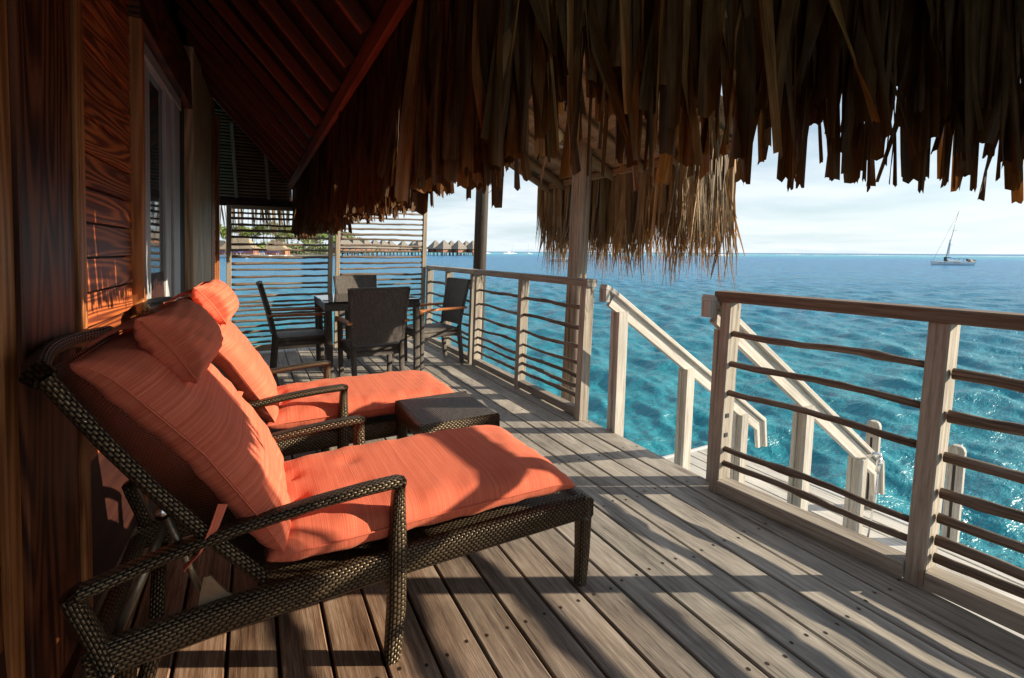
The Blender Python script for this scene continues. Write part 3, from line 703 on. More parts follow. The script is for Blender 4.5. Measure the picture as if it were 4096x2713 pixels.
LVR = [frayed_leaf('leaf', M_LEAF2, 300+i) for i in range(16)]
def leaf_mat(p, L, wd, rz_, tilt):
    return Matrix.Translation(p) @ Matrix.Rotation(rz_, 4, 'Z') @ Matrix.Rotation(tilt[0], 4, 'X') @ Matrix.Rotation(tilt[1], 4, 'Y') @ Matrix.Diagonal((wd, wd, L, 1))
def place_leaves(specs, meshes, parent, nind, m):
    """specs: list of (matrix, nearness); the nind nearest become leaf objects, the rest one stuff mesh"""
    specs.sort(key=lambda s: s[1]); rest = specs[nind:]
    for M4, _ in specs[:nind]:
        o = bpy.data.objects.new('leaf', rnd.choice(meshes)); link(o, parent); o.matrix_local = M4
    if rest:
        vs = []; fs = []; us = []; base = 0
        cache = {}
        for M4, _ in rest:
            me = rnd.choice(meshes)
            if me not in cache:
                c = np.empty(len(me.vertices)*3); me.vertices.foreach_get('co', c); f = [tuple(p.vertices) for p in me.polygons]
                u = np.empty(len(me.loops)*2); me.uv_layers[0].data.foreach_get('uv', u); cache[me] = (c.reshape(-1, 3), np.array(f), u.reshape(-1, 2))
            c, f, u = cache[me]; A = np.array(M4); v = c@A[:3, :3].T+A[:3, 3]
            vs.append(v); fs.append(f+base); us.append(u+np.array([rnd.random()*9, rnd.random()*9])); base += len(v)
        me = bpy.data.meshes.new('leaf_mass'); me.from_pydata(np.concatenate(vs).tolist(), [], np.concatenate(fs).tolist())
        ul = me.uv_layers.new(name='UVMap'); ul.data.foreach_set('uv', np.concatenate(us).ravel()); me.polygons.foreach_set('use_smooth', [True]*len(me.polygons)); me.materials.append(m)
        o = link(bpy.data.objects.new('leaf_mass', me), parent); tag(o, kind='stuff')
def polyline(pts, step):
    out_ = []; pts = [Vector(p) for p in pts]
    for a, b_ in zip(pts[:-1], pts[1:]):
        d = (b_-a).length; k = max(1, int(d/step))
        for i in range(k): out_.append((a.lerp(b_, (i+rnd.random())/k), (b_-a).normalized()))
    return out_
def fringe(path, layers, step, ztop, zbot, wd, spec, jz=.04, dens=1., depth=.05, tilt=.06):
    for l in range(layers):
        for p, t in polyline(path, step):
            nrm = Vector((t.y, -t.x, 0)); off = (l/(max(1, layers-1))-.5)*2*depth+rnd.uniform(-.012, .012)
            zt = ztop+rnd.uniform(0, .05); zb = zbot+rnd.gauss(0, jz) + (.0 if l else 0)
            if rnd.random() < .07: zb -= rnd.uniform(0, jz*2)
            pos = Vector((p.x, p.y, zt))-nrm*off; L = max(.1, zt-zb); W = wd*rnd.choice((.4, .7, 1., 1.25, 1.7))*rnd.uniform(.8, 1.2)
            M4 = leaf_mat(pos, L, W, math.atan2(t.y, t.x)+rnd.uniform(-.7, .7)+(math.pi if rnd.random() < .5 else 0), (rnd.gauss(0, tilt*.7), rnd.gauss(0, tilt)))
            d = (Vector((pos.x, pos.y, 0))).length; spec.append((M4, d+rnd.random()*.05))
spec = []
AB = [(.50, .98, 0), (.80, 1.0, 0), (1.13, .89, 0), (1.47, .79, 0), (1.75, .70, 0), (2.02, .58, 0)]
AB2 = AB[:1]+[(.60, 1.0, 0)]
fringe(AB, 3, .019, 2.08, 1.60, .040, spec, .05, depth=.035, tilt=.07)
fringe(AB, 2, .040, 2.08, 1.45, .034, spec, .035, depth=.03, tilt=.10)
fringe(AB, 2, .048, 2.08, 1.40, .030, spec, .02, depth=.02, tilt=.07)
fringe(AB2, 3, .02, 2.08, 1.42, .036, spec, .025, depth=.035, tilt=.05)
fringe([(.50, 6.45, 0), (.50, .98, 0)], 3, .030, 2.07, 1.395, .036, spec, .028, depth=.035, tilt=.05)
fringe([(.53, 6.45, 0), (.53, .98, 0)], 2, .022, 2.0, 1.41, .030, spec, .03, depth=.05, tilt=.08)
fringe([(2.02, .58, 0), (2.13, .31, 0)], 6, .018, 2.08, 1.48, .04, spec, .03, depth=.04)
fringe([(2.13, .31, 0), (2.16, .25, 0), (2.2, -.4, 0), (2.2, -1.6, 0)], 5, .022, 2.08, 1.06, .04, spec, .03, depth=.04)  # unseen stretch of eave, hung low and dense to keep sun off the wall
place_leaves(spec, LV, rf, 290, M_LEAF)
spec = []   # leaves at the far gable end of the roof, behind the screen
fringe([(-.7, 7.3, 0), (.85, 7.3, 0)], 2, .055, 1.85, 1.2, .024, spec, .1, depth=.05, tilt=.08)
fg = empty('gable_fringe', (0, 0, 0), 0, bw); fg.matrix_parent_inverse = Matrix.Translation(bw.location).inverted()
place_leaves(spec, LVR, fg, 0, M_LEAF2)
for o in fg.children: o.name = 'leaf_mass'

# second roof over the outer deck: log rafters, matting, bleached fringe
cr = empty('thatched_canopy', (2.75, 3.2, 1.8)); tag(cr, 'bleached shaggy thatch canopy on log rafters around the nearer roof post', 'canopy')
CX, CZ, CS = 2.72, 1.83, .5
for y in (4.27, 4.0, 3.62, 3.27, 2.9, 2.55, 2.22):
    B().tube([(CX+.02, y, CZ-.02), (1.2, y, CZ+CS*(CX-1.2)-.02)], .038, 10).build('rafter', M_BAMB, cr, True)
B().beam((CX-.03, 2.1, CZ+.03), (CX-.03, 4.38, CZ+.03), .06, .06, (1, 0, 0), .01).build('eave_beam', M_BAMB, cr)
k = 0; x = CX
while x > 1.15:
    z = CZ+CS*(CX-x)+.05
    q = B(); P = []; UV = []
    for i in range(24):
        y = 2.1+i*.1; ww = .004*math.sin(y*31+x*9)
        P.append([(x+.001, y, z-.012+ww), (x-.03, y, z+.008+ww), (x-.062, y, z+.022+ww)]); UV.append([(y, 0), (y, .03), (y, .06)])
    q.grid(P, UV).build('mat_strip', M_BAMB, cr, True); x -= .06
q = B(); q.quad((CX+.05, 2.05, CZ+.05), (CX+.05, 4.42, CZ+.05), (1.1, 4.42, CZ+CS*(CX-1.1)+.09), (1.1, 2.05, CZ+CS*(CX-1.1)+.09)).build('thatch_layer', M_TTAN, cr)
q = B(); q.quad((CX+.05, 2.05, CZ+.15), (CX+.05, 4.42, CZ+.15), (1.1, 4.42, CZ+CS*(CX-1.1)+.22), (1.1, 2.05, CZ+CS*(CX-1.1)+.22)).build('thatch_layer', M_TTAN, cr)
spec = []
EV = [(CX+.04, 4.40, 0), (CX+.04, 2.20, 0)]
fringe(EV, 3, .022, 1.88, 1.16, .06, spec, .07, depth=.05, tilt=.05)
fringe(EV, 3, .03, 1.88, 1.00, .045, spec, .06, depth=.07, tilt=.05)
fringe([(CX+.04, 2.2, 0), (CX-.02, 2.19, 0), (CX-.35, 2.18, 0)], 3, .014, 1.95, 1.25, .02, spec, .1, depth=.04, tilt=.06)
fringe([(CX+.04, 4.40, 0), (CX-.05, 4.42, 0)], 3, .02, 1.88, 1.2, .02, spec, .1, depth=.03, tilt=.05)
place_leaves(spec, LVR, cr, 280, M_LEAF2)
settle(cr)
for o in cr.children:
    pass

# ------------------------------------------------------------------ cushions and pillows
def pillow(o, ex, ey, ez, L, W, T, nu=44, nv=34, pw=5., bend=None, dimple=(), seed=1, pinch=.02, wr=.004):
    q = random.Random(seed); ph = [q.random()*6 for _ in range(8)]
    o, ex, ey, ez = Vector(o), Vector(ex), Vector(ey), Vector(ez); b = B()
    for sgn in (1, -1):
        P = []; UV = []
        for i in range(nu+1):
            row = []; ru = []
            s = -math.cos(math.pi*i/nu)*.55 + (2*i/nu-1)*.45
            for j in range(nv+1):
                t = -math.cos(math.pi*j/nv)*.55 + (2*j/nv-1)*.45
                h = (max(0, 1-abs(s)**pw)**.5)*(max(0, 1-abs(t)**pw)**.5)
                edge = max(abs(s), abs(t))
                x = s*L/2*(1-pinch*(1-abs(t)**3)*abs(s)**8*.8); y = t*W/2*(1-pinch*(1-abs(s)**3)*abs(t)**8*.8)
                z = sgn*T/2*h
                if .25 < edge < 1: z += sgn*wr*h*(edge**3)*(math.sin(17*t+9*s+ph[0])+math.sin(23*s-6*t+ph[1])+.6*math.sin(41*s+ph[2])*abs(t)**3+.6*math.sin(37*t+ph[3])*abs(s)**3)
                for (ds, dt, dr, dd) in dimple:
                    z -= sgn*dd*math.exp(-(((s-ds)*L/2)**2+((t-dt)*W/2)**2)/dr**2)*(sgn > 0)
                p = Vector((x, y, z))
                if bend: p = bend(p)
                row.append(o+ex*p.x+ey*p.y+ez*p.z); ru.append((y+ph[4], x+(sgn*.9)+ph[5]))
            P.append(row if sgn > 0 else row[::-1]); UV.append(ru if sgn > 0 else ru[::-1])
        b.grid(P, UV)
    return b
def seam(o, ex, ey, ez, L, W, bend=None, r=.0022, pinch=.05, dz=0):
    o, ex, ey, ez = Vector(o), Vector(ex), Vector(ey), Vector(ez); pts = []
    for k in range(80):
        a = 2*math.pi*k/80; c, s = math.cos(a), math.sin(a); e = .16
        x = L/2*math.copysign(abs(c)**e, c)*.998; y = W/2*math.copysign(abs(s)**e, s)*.998
        p = Vector((x, y, dz)); p = bend(p) if bend else p
        pts.append(o+ex*p.x+ey*p.y+ez*p.z)
    pts.append(pts[0]); return B().tube(pts, r, 5, False)

def lounger(y0, dx, label, clabel, plabel, seedoff, group=True):
    """y0 = near side; frame runs along X"""
    y1 = y0+.61; yc = (y0+y1)/2
    t = empty('sun_lounger', (.35+dx, yc, 0)); tag(t, label, 'sun lounger', 'sun loungers with coral cushions')
    X = lambda x: x+dx
    zt = .335; rh = .082
    for y in (y0+.024, y1-.024):
        B().sweep([(X(-.36), y, .262), (X(-.1), y, .283), (X(.35), y, .292), (X(1.02), y, .292)], .048, rh, (0, 1, 0), .012).build('side_rail', M_WICK, t, True)
    B().beam((X(1.022), y0+.001, .2915), (X(1.022), y1-.001, .2915), .048, rh-.001, (1, 0, 0), .012).build('end_rail', M_WICK, t, True)
    B().beam((X(-.36), y0+.05, .255), (X(-.36), y1-.05, .255), .04, .05, (1, 0, 0), .01).build('cross_bar', M_WICK, t, True)
    B().box(X(-.02), X(1.0), y0+.046, y1-.046, .305, .318, .003).build('seat_panel', M_WICK, t)
    for y in (y0+.027, y1-.027):
        B().sweep([(X(1.02), y, .256), (X(1.018), y, .12), (X(1.012), y, 0)], .052, .05, (0, 1, 0), .008, True, [.052, .048, .042], [.05, .045, .038]).build('leg', M_WICK, t, True)
        # arm: one rectangular hoop, front leg to the floor, sloping rear stay
        yy = y+(-.012 if y < yc else .012)
        B().sweep([(X(.322), yy, 0), (X(.338), yy, .16), (X(.343), yy, .34), (X(.349), yy, .5), (X(.352), yy, .525)], .05, .048, (0, 1, 0), .008, True, [.048, .052, .052, .046, .042], [.042, .05, .05, .034, .03]).build('leg', M_WICK, t, True)
        pts = [(X(-.322), yy, .235), (X(-.345), yy, .32), (X(-.372), yy, .408), (X(-.378), yy, .432), (X(-.36), yy, .445)]
        pts2 = [(X(-.365), yy, .440), (X(-.2), yy, .482), (X(-.05), yy, .508), (X(.12), yy, .527), (X(.25), yy, .536), (X(.345), yy, .538), (X(.365), yy, .530)]
        B().sweep(pts, .045, .034, (0, 1, 0), .008).build('arm_stay', M_WICK, t, True)
        B().sweep(pts2, .048, .028, (0, 1, 0), .009).build('armrest', M_WICK, t, True)
    for y in (y0+.06, y1-.06):
        B().sweep([(X(-.30), y, .23), (X(-.32), y, .0)], .04, .04, (0, 1, 0), .006).build('leg', M_WICK, t, True)
    # backrest
    a = Vector((X(.0), 0, .355)); b_ = Vector((X(-.405), 0, .945)); d = (b_-a); nrm = Vector((d.z, 0, -d.x)).normalized()
    def bp(s, y, off=0, bow=.02):
        p = a+d*s+nrm*(off-bow*math.sin(math.pi*min(s, 1))); return Vector((p.x, y, p.z))
    for y in (y0+.018, y1-.018):
        B().sweep([bp(s, y) for s in (0, .15, .3, .5, .7, .85, .97)], .027, .032, (0, 1, 0), .008).build('back_rail', M_WICK, t, True)
    P = [(bp(.97, y0+.018)), (bp(1.0, y0+.03, -.01))]+[bp(1.0+.045*math.sin(math.pi*k/10), y0+.03+(y1-y0-.06)*k/10, -.03*math.sin(math.pi*k/10)-.01) for k in range(1, 10)]+[bp(1., y1-.03, -.01), bp(.97, y1-.018)]
    B().sweep(P, .036, .05, (0, 1, 0), .01, up=nrm).build('back_top_rail', M_WICK, t, True)
    G = []; U = []
    for i in range(13):
        s = i/12*.99; G.append([bp(s, y0+.03+(y1-y0-.06)*k/10, -.03*math.sin(math.pi*k/10)*s) for k in range(11)]); U.append([(k*.055, s*.7) for k in range(11)])
    B().grid(G, U).build('back_panel', M_WICK, t, True)
    # support struts and ratchets
    for y in (y0+.06, y1-.06):
        h = bp(.42, y, -.03); f = Vector((X(-.13), y, .285))
        B().tube([h, f], .009, 8).build('strut', M_ALU, t, True)
        B().tube([h-Vector((0, .03, 0)), h+Vector((0, .004, 0))], .016, 12).build('bolt', M_CHROME, t, True)
        q = B(); prof = [(-.02, .34), (-.045, .33), (-.055, .30), (-.062, .335), (-.10, .33), (-.115, .295), (-.122, .34), (-.118, .39), (-.105, .45), (-.09, .45), (-.06, .40), (-.02, .36)]
        prof = [(X(px-.03), pz-.06) for px, pz in prof]; n = len(prof)
        q.v += [(px, y-.028, pz) for px, pz in prof]+[(px, y-.022, pz) for px, pz in prof]
        q.face(range(n), [(0, 0)]*n); q.face(list(range(n, 2*n))[::-1], [(0, 0)]*n)
        for i in range(n): k = (i+1) % n; q.face((k, i, n+i, n+k), [(0, 0)]*4)
        q.build('ratchet', M_ALU, t)
    B().tube([(X(-.29), y0+.10, .07), (X(-.24), y0+.13, .24)], .02, 12).build('wheel_strut', M_WICK, t, True)
    B().tube([(X(-.33), y0+.08, .25), (X(-.22), y0+.16, .5)], .012, 10).build('strut', M_ALU, t, True)
    settle(t)
    # cushion: seat and back section, strap
    c = empty('lounger_cushion', (.5+dx, yc, .34)); tag(c, clabel, 'cushion', 'coral lounger cushions')
    W = .575
    def sb(p):   # seat droops a little at both ends
        return Vector((p.x, p.y, p.z+.012*math.cos(p.x*2.2)-(.018*max(0, (p.x-.38)/.1)**2 if p.x > .38 else 0)))
    so = (X(.492), yc, .392)
    pillow(so, (1, 0, 0), (0, 1, 0), (0, 0, 1), .975, W, .118, 60, 40, 8, sb, ((-.82, -.3, .03, .016), (-.82, .3, .03, .016), (-.45, -.35, .03, .01), (-.45, .35, .03, .01)), 11+seedoff).build('seat_section', M_FAB, c, True)
    seam(so, (1, 0, 0), (0, 1, 0), (0, 0, 1), .975, W, sb).build('piping', M_FAB, c, True)
    dn_ = d.normalized(); Lb = .675; bo = a+dn_*(Lb/2+.02)+nrm*.092; bo.y = yc
    def bb(p): return Vector((p.x, p.y, p.z+.032*math.cos(p.x/Lb*math.pi)-.022-(.05*max(0, (p.x-.25)/.1)**2*.6 if p.x > .25 else 0)))
    pillow(bo, dn_, (0, 1, 0), nrm, Lb, W, .128, 54, 40, 7, bb, ((-.75, -.3, .03, .012), (-.75, .3, .03, .012)), 23+seedoff).build('back_section', M_FAB, c, True)
    seam(bo, dn_, (0, 1, 0), nrm, Lb, W, bb).build('piping', M_FAB, c, True)
    s0 = bp(.32, y0+.02, .07); tt = [s0, s0+Vector((-.02, -.012, -.05)), s0+Vector((-.05, -.02, -.10)), s0+Vector((-.085, -.018, -.13))]
    B().sweep(tt, .024, .003, (.6, .3, .6), .001).build('strap', M_FAB, c)
    settle(c)
    # head pillow
    hp = empty('head_pillow', (-.15+dx, yc, .9)); tag(hp, plabel, 'pillow', 'coral head pillows')
    po = a+dn_*.60+nrm*.19; po.y = yc-.005
    def pb(p): return Vector((p.x, p.y, p.z-.25*p.y*p.y-.9*p.x*p.x+.01))
    pillow(po, dn_, (0, 1, 0), nrm, .21, .42, .15, 34, 40, 3.0, pb, (), 37+seedoff, .22, .008).build('pad', M_FAB, hp, True)
    seam(po, dn_, (0, 1, 0), nrm, .20, .405, pb, .0025).build('piping', M_FAB, hp, True)
    fl = [a+dn_*u+nrm*v for u, v in ((.62, .172), (.65, .170), (.685, .150), (.703, .11), (.708, .07), (.708, .03))]
    for f in fl: f.y = yc+.05
    B().sweep(fl, .24, .010, (0, 1, 0), .004).build('flap', M_FAB, hp, True)
    settle(hp)
lounger(1.335, 0, 'closest bronze wicker sun lounger with raised back at the left', 'coral striped cushion on the closest lounger', 'coral head pillow in shade on the closest lounger', 0)
lounger(2.42, .02, 'second bronze wicker sun lounger behind the side table', 'coral striped cushion on the second lounger, behind the side table', 'coral head pillow in full sun on the second lounger', 5)

# ------------------------------------------------------------------ side table
s_ = empty('side_table', (.82, 2.24, 0)); tag(s_, 'low square bronze wicker side table between the two loungers', 'side table')
xa, xb, ya, yb = .620, 1.005, 2.005, 2.435
B().box(xa+.012, xb-.012, ya+.012, yb-.012, .42, .44, .004).build('table_top', M_WICK2, s_)
for (x0, x1, y0, y1) in ((xa, xb, ya, ya+.03), (xa, xb, yb-.03, yb), (xa, xa+.03, ya+.031, yb-.031), (xb-.03, xb, ya+.031, yb-.031)): B().box(x0, x1, y0, y1, .355, .4385, .009).build('apron', M_WICK, s_, True)
for x in (xa+.026, xb-.026):
    for y in (ya+.026, yb-.026): B().sweep([(x, y, .37), (x, y, 0)], .046, .046, (1, 0, 0), .007, True, [.05, .042], [.05, .042]).build('leg', M_WICK, s_, True)
settle(s_)
# ------------------------------------------------------------------ dining table and chairs
t = empty('dining_table', (1.0, 5.04, 0)); tag(t, 'square dark wicker dining table with a reflecting glass top', 'table')
xa, xb, ya, yb = .56, 1.43, 4.60, 5.49
B().box(xa-.004, xb+.004, ya-.004, yb+.004, .728, .74, .003).build('glass_top', M_TGLASS, t)
for (x0, x1, y0, y1) in ((xa, xb, ya, ya+.03), (xa, xb, yb-.03, yb), (xa, xa+.03, ya+.031, yb-.031), (xb-.03, xb, ya+.031, yb-.031)): B().box(x0, x1, y0, y1, .655, .7265, .006).build('apron', M_WICK2, t, True)
B().box(xa+.03, xb-.03, ya+.03, yb-.03, .70, .7265, .002).build('table_panel', M_WICK2, t)
for x in (xa+.03, xb-.03):
    for y in (ya+.03, yb-.03): B().sweep([(x, y, .66), (x, y, 0)], .055, .055, (1, 0, 0), .006).build('leg', M_WICK2, t, True)
settle(t)
def make_chair():
    c = empty('dining_chair')   # faces +Y, origin between the feet
    wB, wT = .20, .235
    B().box(-.215, .215, -.20, .235, .37, .405, .008).build('seat', M_WICK2, c, True)
    B().box(-.22, .22, -.21, .24, .325, .368, .006).build('seat_frame', M_WICK2, c, True)
    P = []; U = []
    def bk(z): return -.215-.10*((z-.38)/.5)**1.3
    zs_ = np.linspace(.43, .895, 9)
    for side in (1, -1):
        G = []; U = []
        for z in zs_:
            hw = wB+(wT-wB)*((z-.38)/.5); G.append([(x*hw, bk(z)+side*.014-.022*(1-x*x), z+.006*(x*x)) for x in np.linspace(-1, 1, 9)]); U.append([(z, x*hw) for x in np.linspace(-1, 1, 9)])
        if side < 0: G = [g[::-1] for g in G]; U = [u[::-1] for u in U]
        P.append((G, U))
    b = B()
    for G, U in P: b.grid(G, U)
    for xx in (-1, 1):
        pts = []
        for z in (.40, .5, .65, .8, .9):
            hw = wB+(wT-wB)*((z-.38)/.5); pts.append((xx*hw, bk(z), z))
        b.sweep(pts, .034, .03, (1, 0, 0), .006)
    b.sweep([(x*wT, bk(.9)-.022*(1-x*x), .895) for x in np.linspace(-1, 1, 9)], .034, .022, (0, 1, 0), .006)
    b.build('backrest', M_WICK2, c, True)
    for xx in (-1, 1):
        B().sweep([(xx*.20, -.215, .42), (xx*.20, -.22, .32), (xx*.198, -.25, .02)], .04, .04, (1, 0, 0), .006).build('leg', M_WICK2, c, True)
        B().sweep([(xx*.222, .215, .595), (xx*.222, .215, .33), (xx*.215, .22, .02)], .04, .04, (1, 0, 0), .006).build('leg', M_WICK2, c, True)
        B().sweep([(xx*.235, bk(.6)-.03, .615), (xx*.238, .0, .612), (xx*.236, .245, .607)], .045, .024, (1, 0, 0), .006).build('armrest', M_TEAK, c, True)
        B().box(xx*.236-.022, xx*.236+.022, .20, .243, .572, .594, .004).build('arm_block', M_TEAK, c)
        for y in (-.25, .22): B().tube([(xx*(.198 if y < 0 else .215), y, 0), (xx*(.198 if y < 0 else .215), y, .02)], .014, 10).build('foot_cap', M_GREY, c, True)
    return c
ch0 = make_chair()
for i, (x, y, rz_, lab) in enumerate([(.895, 4.30, R(2), 'charcoal wicker chair with its back to the camera in front of the table'),
                                     (1.10, 5.72, R(183), 'charcoal wicker chair at the far side of the table, mostly hidden'),
                                     (.38, 5.06, R(-90), 'charcoal wicker chair at the left end of the table, seen side on'),
                                     (1.66, 4.92, R(96), 'charcoal wicker chair against the railing at the right end of the table')]):
    c = ch0 if i == 0 else copy_tree(ch0)
    c.location = (x, y, 0); c.rotation_euler = (0, 0, rz_); tag(c, lab, 'chair', 'wicker dining chairs')

# ------------------------------------------------------------------ far shore
M_SAND = simple('pale_sand', (.45, .40, .30), .9, 0, .2, .05)
M_WALLB = simple('terracotta_hut_wall', (.36, .16, .09), .8, 0, .25, .8)
M_WINB = simple('dark_window', (.03, .03, .035), .3)
M_PILE = simple('stilt_wood', (.13, .10, .08), .9)
M_HULL = simple('white_hull', (.75, .75, .74), .35)
M_BLUE = simple('blue_canvas', (.03, .06, .32), .7)
M_MAST = simple('grey_mast', (.25, .27, .30), .4, .5)
M_TRUNK = simple('palm_trunk', (.20, .16, .11), .9)
def folmat(name, a, b_):
    m, t, p = mat(name); pos = N(t, 'ShaderNodeNewGeometry').outputs[0]; f = noise(t, pos, .8, 3, .6); t.links.new(ramp(t, f, [(.35, a), (.65, b_)]), p.inputs['Base Color']); p.inputs['Roughness'].default_value = .6
    return m
M_FOL = folmat('bush_foliage', (.06, .11, .02), (.24, .32, .06)); M_PALM = folmat('palm_foliage', (.07, .11, .02), (.24, .28, .06))
def hip(b, cx, cy, z0, w_, d, h, ridge=0., rot=0., over=0.):
    c, s = math.cos(rot), math.sin(rot); tr = lambda x, y, z: (cx+x*c-y*s, cy+x*s+y*c, z)
    e = [tr(-w_/2, -d/2, z0), tr(w_/2, -d/2, z0), tr(w_/2, d/2, z0), tr(-w_/2, d/2, z0)]; m1 = [tr(-w_*.33, -d*.33, z0+h*.30), tr(w_*.33, -d*.33, z0+h*.30), tr(w_*.33, d*.33, z0+h*.30), tr(-w_*.33, d*.33, z0+h*.30)]
    r0, r1 = tr(-ridge/2, 0, z0+h), tr(ridge/2, 0, z0+h)
    for i in range(4): k = (i+1) % 4; b.quad(e[i], e[k], m1[k], m1[i])
    base = len(b.v); b.v += [m1[0], m1[1], r1, r0]; b.face(range(base, base+4), [(0, 0), (4, 0), (3, 4), (1, 4)])
    base = len(b.v); b.v += [m1[2], m1[3], r0, r1]; b.face(range(base, base+4), [(0, 0), (4, 0), (3, 4), (1, 4)])
    for A_, B_, C_ in ((m1[1], m1[2], r1), (m1[3], m1[0], r0)):
        base = len(b.v); b.v += [A_, B_, C_]; b.face(range(base, base+3), [(0, 0), (4, 0), (2, 4)])
    base = len(b.v); b.v += e[::-1]; b.face(range(base, base+4), [(0, 0)]*4)
    return b
def overwater_hut(px, D, w_, h, label, yaw=0., group='overwater huts on stilts'):
    c = azpt(px, D); z0 = ZS+2.3; t = empty('overwater_hut', c); tag(t, label, 'hut', group)
    hip(B(), c.x, c.y, z0+2., w_, w_, h, 1., yaw).build('roof', M_THATCH, t)
    wb = B(); s = w_*.36; cs, sn = math.cos(yaw), math.sin(yaw); tr = lambda x, y, z: (c.x+x*cs-y*sn, c.y+x*sn+y*cs, z)
    wb.beam(tr(-s, 0, z0+1.1), tr(s, 0, z0+1.1), 2*s, 2.2, (sn, -cs, 0), .01); wb.build('wall', M_WALLB, t)
    db = B(); db.beam(tr(-s*1.35, 0, z0-.15), tr(s*1.35, 0, z0-.15), 2.7*s, .28, (sn, -cs, 0), .01); db.build('deck', M_PILE, t)
    for x in (-.55, .35): B().beam(tr(x*s, -s-.03, z0+.4), tr(x*s, -s-.03, z0+1.7), .9, .06, (cs, sn, 0), .01).build('window', M_WINB, t)
    for x in (-1, -.35, .35, 1):
        for y in (-1, 1): B().beam(tr(x*s*1.2, y*s*1.2, ZS-.5), tr(x*s*1.2, y*s*1.2, z0-.3), .35, .35, (1, 0, 0), .01).build('stilt', M_PILE, t)
    settle(t)
names = ['first', 'second', 'third', 'fourth', 'fifth', 'sixth', 'seventh', 'eighth', 'ninth', 'tenth']
for i, (px, D, w_, h) in enumerate([(1375, 250, 10.5, 5.6), (1420, 262, 10.5, 5.6), (1462, 275, 9.5, 5.2), (1500, 290, 9.5, 5.2), (1533, 305, 9.5, 5.4), (1562, 318, 9.5, 5.4), (1612, 325, 9.5, 5.2), (1653, 340, 9, 5.4), (1674, 330, 10.5, 5.6)]):
    overwater_hut(px, D, w_, h, 'grey thatched overwater hut seen through the right screen, %s in the row from the left' % names[i], .3+.1*(i % 3))
for i, (px, D) in enumerate([(1742, 330), (1776, 320), (1806, 335), (1835, 322), (1866, 336), (1892, 325)]):
    overwater_hut(px, D, 10.2, 5.8, 'grey thatched overwater hut in open view beyond the railing, %s from the left' % names[i], .2+.15*(i % 2))
# beach, bushes, palms, beach huts
b = B(); P = []; U = []
for k in range(25):
    px = 300+k*44; D = 222+18*math.sin(k*.7)-(k > 18)*(k-18)*-6; P.append([azpt(px, D, ZS-.3), azpt(px, D+6, ZS+.5), azpt(px, D+90, ZS+2.5)]); U.append([(k, 0), (k, 1), (k, 2)])
b.grid(P, U); tag(b.build('beach', M_SAND, None, True), kind='structure')
ORD = ['first', 'second', 'third', 'fourth', 'fifth', 'sixth', 'seventh', 'eighth', 'ninth', 'tenth', 'eleventh', 'twelfth', 'last']
rs = np.random.RandomState(5)
def leafcloud(b, c, r, n, sz, flat=.75):
    for _ in range(n):
        v = rs.randn(3); v /= np.linalg.norm(v); rad = r*(.45+.6*rs.rand()**.6); p = Vector((c[0]+v[0]*rad, c[1]+v[1]*rad, c[2]+v[2]*rad*flat))
        a = Vector(rs.randn(3)).normalized()*sz*(.6+rs.rand()); q = a.cross(Vector(rs.randn(3))).normalized()*sz*.6
        base = len(b.v); b.v += [tuple(p-a), tuple(p+q), tuple(p+a), tuple(p-q)]; b.face(range(base, base+4), [(0, 0)]*4)
bb_ = B()
for k in range(46):
    px = 780+k*15.5+rs.rand()*8; D = 262+rs.rand()*25; rr_ = 2.4+rs.rand()*2.6
    if px > 1330: rr_ *= .8
    c = azpt(px, D, ZS+1.6+rr_*.6); leafcloud(bb_, c, rr_, 110, .55)
tag(bb_.build('shore_bushes', M_FOL), kind='stuff')
for i in range(13):
    px = [842, 905, 965, 1010, 1055, 1108, 1150, 1215, 1250, 1290, 1330, 1370, 1440][i]; D = 285+rs.rand()*30; Hh = [17, 15, 18, 16, 17, 14, 15, 15, 13, 14, 12, 11, 10][i]
    c = azpt(px, D, ZS+1.5); t = empty('tree', c); tag(t, 'leafy green tree on the far shore behind the screens, %s from the left' % ORD[i], 'tree', 'leafy trees on the far shore')
    B().tube([c, c+Vector((.3, 0, Hh*.35)), c+Vector((0, .2, Hh*.7))], .3, 7, True, [.38, .28, .15]).build('trunk', M_TRUNK, t, True)
    b = B()
    for _ in range(7):
        o = rs.randn(3)*np.array([2.2, 2.2, 1.6]); leafcloud(b, (c.x+o[0], c.y+o[1], c.z+Hh*.68+o[2]), 2.3, 120, .5)
    b.build('crown', M_FOL, t); settle(t)
def palm(px, D, Hh, label, group):
    c = azpt(px, D, ZS+1.2); t = empty('palm_tree', c); tag(t, label, 'palm tree', group); lx = rs.randn()*1.2; top = c+Vector((lx, 0, Hh))
    B().tube([c, c+Vector((lx*.3, 0, Hh*.5)), top], .2, 7, True, [.26, .2, .15]).build('trunk', M_TRUNK, t, True)
    b = B()
    for k in range(20):
        a = k*.9+rs.rand(); el = .7-1.3*rs.rand(); L = 3.2+rs.rand()*1.2; pr = None
        for s in range(9):
            u = s/8; hd = Vector((math.cos(a), math.sin(a), 0)); p = top+hd*(L*u*math.cos(el*.7))+Vector((0, 0, L*(math.sin(el)*u-.75*u*u)))
            if pr is not None:
                sd = Vector((-math.sin(a), math.cos(a), 0)); wl_ = .75*math.sin(math.pi*min(1, .15+u*.85))+.1
                for g in (-1, 1):
                    base = len(b.v); tip = (p+pr)/2+sd*wl_*g+Vector((0, 0, -.45*wl_)); b.v += [tuple(pr), tuple(p), tuple(tip)]; b.face(range(base, base+3), [(0, 0)]*3)
            pr = p
    b.build('crown', M_PALM, t); settle(t)
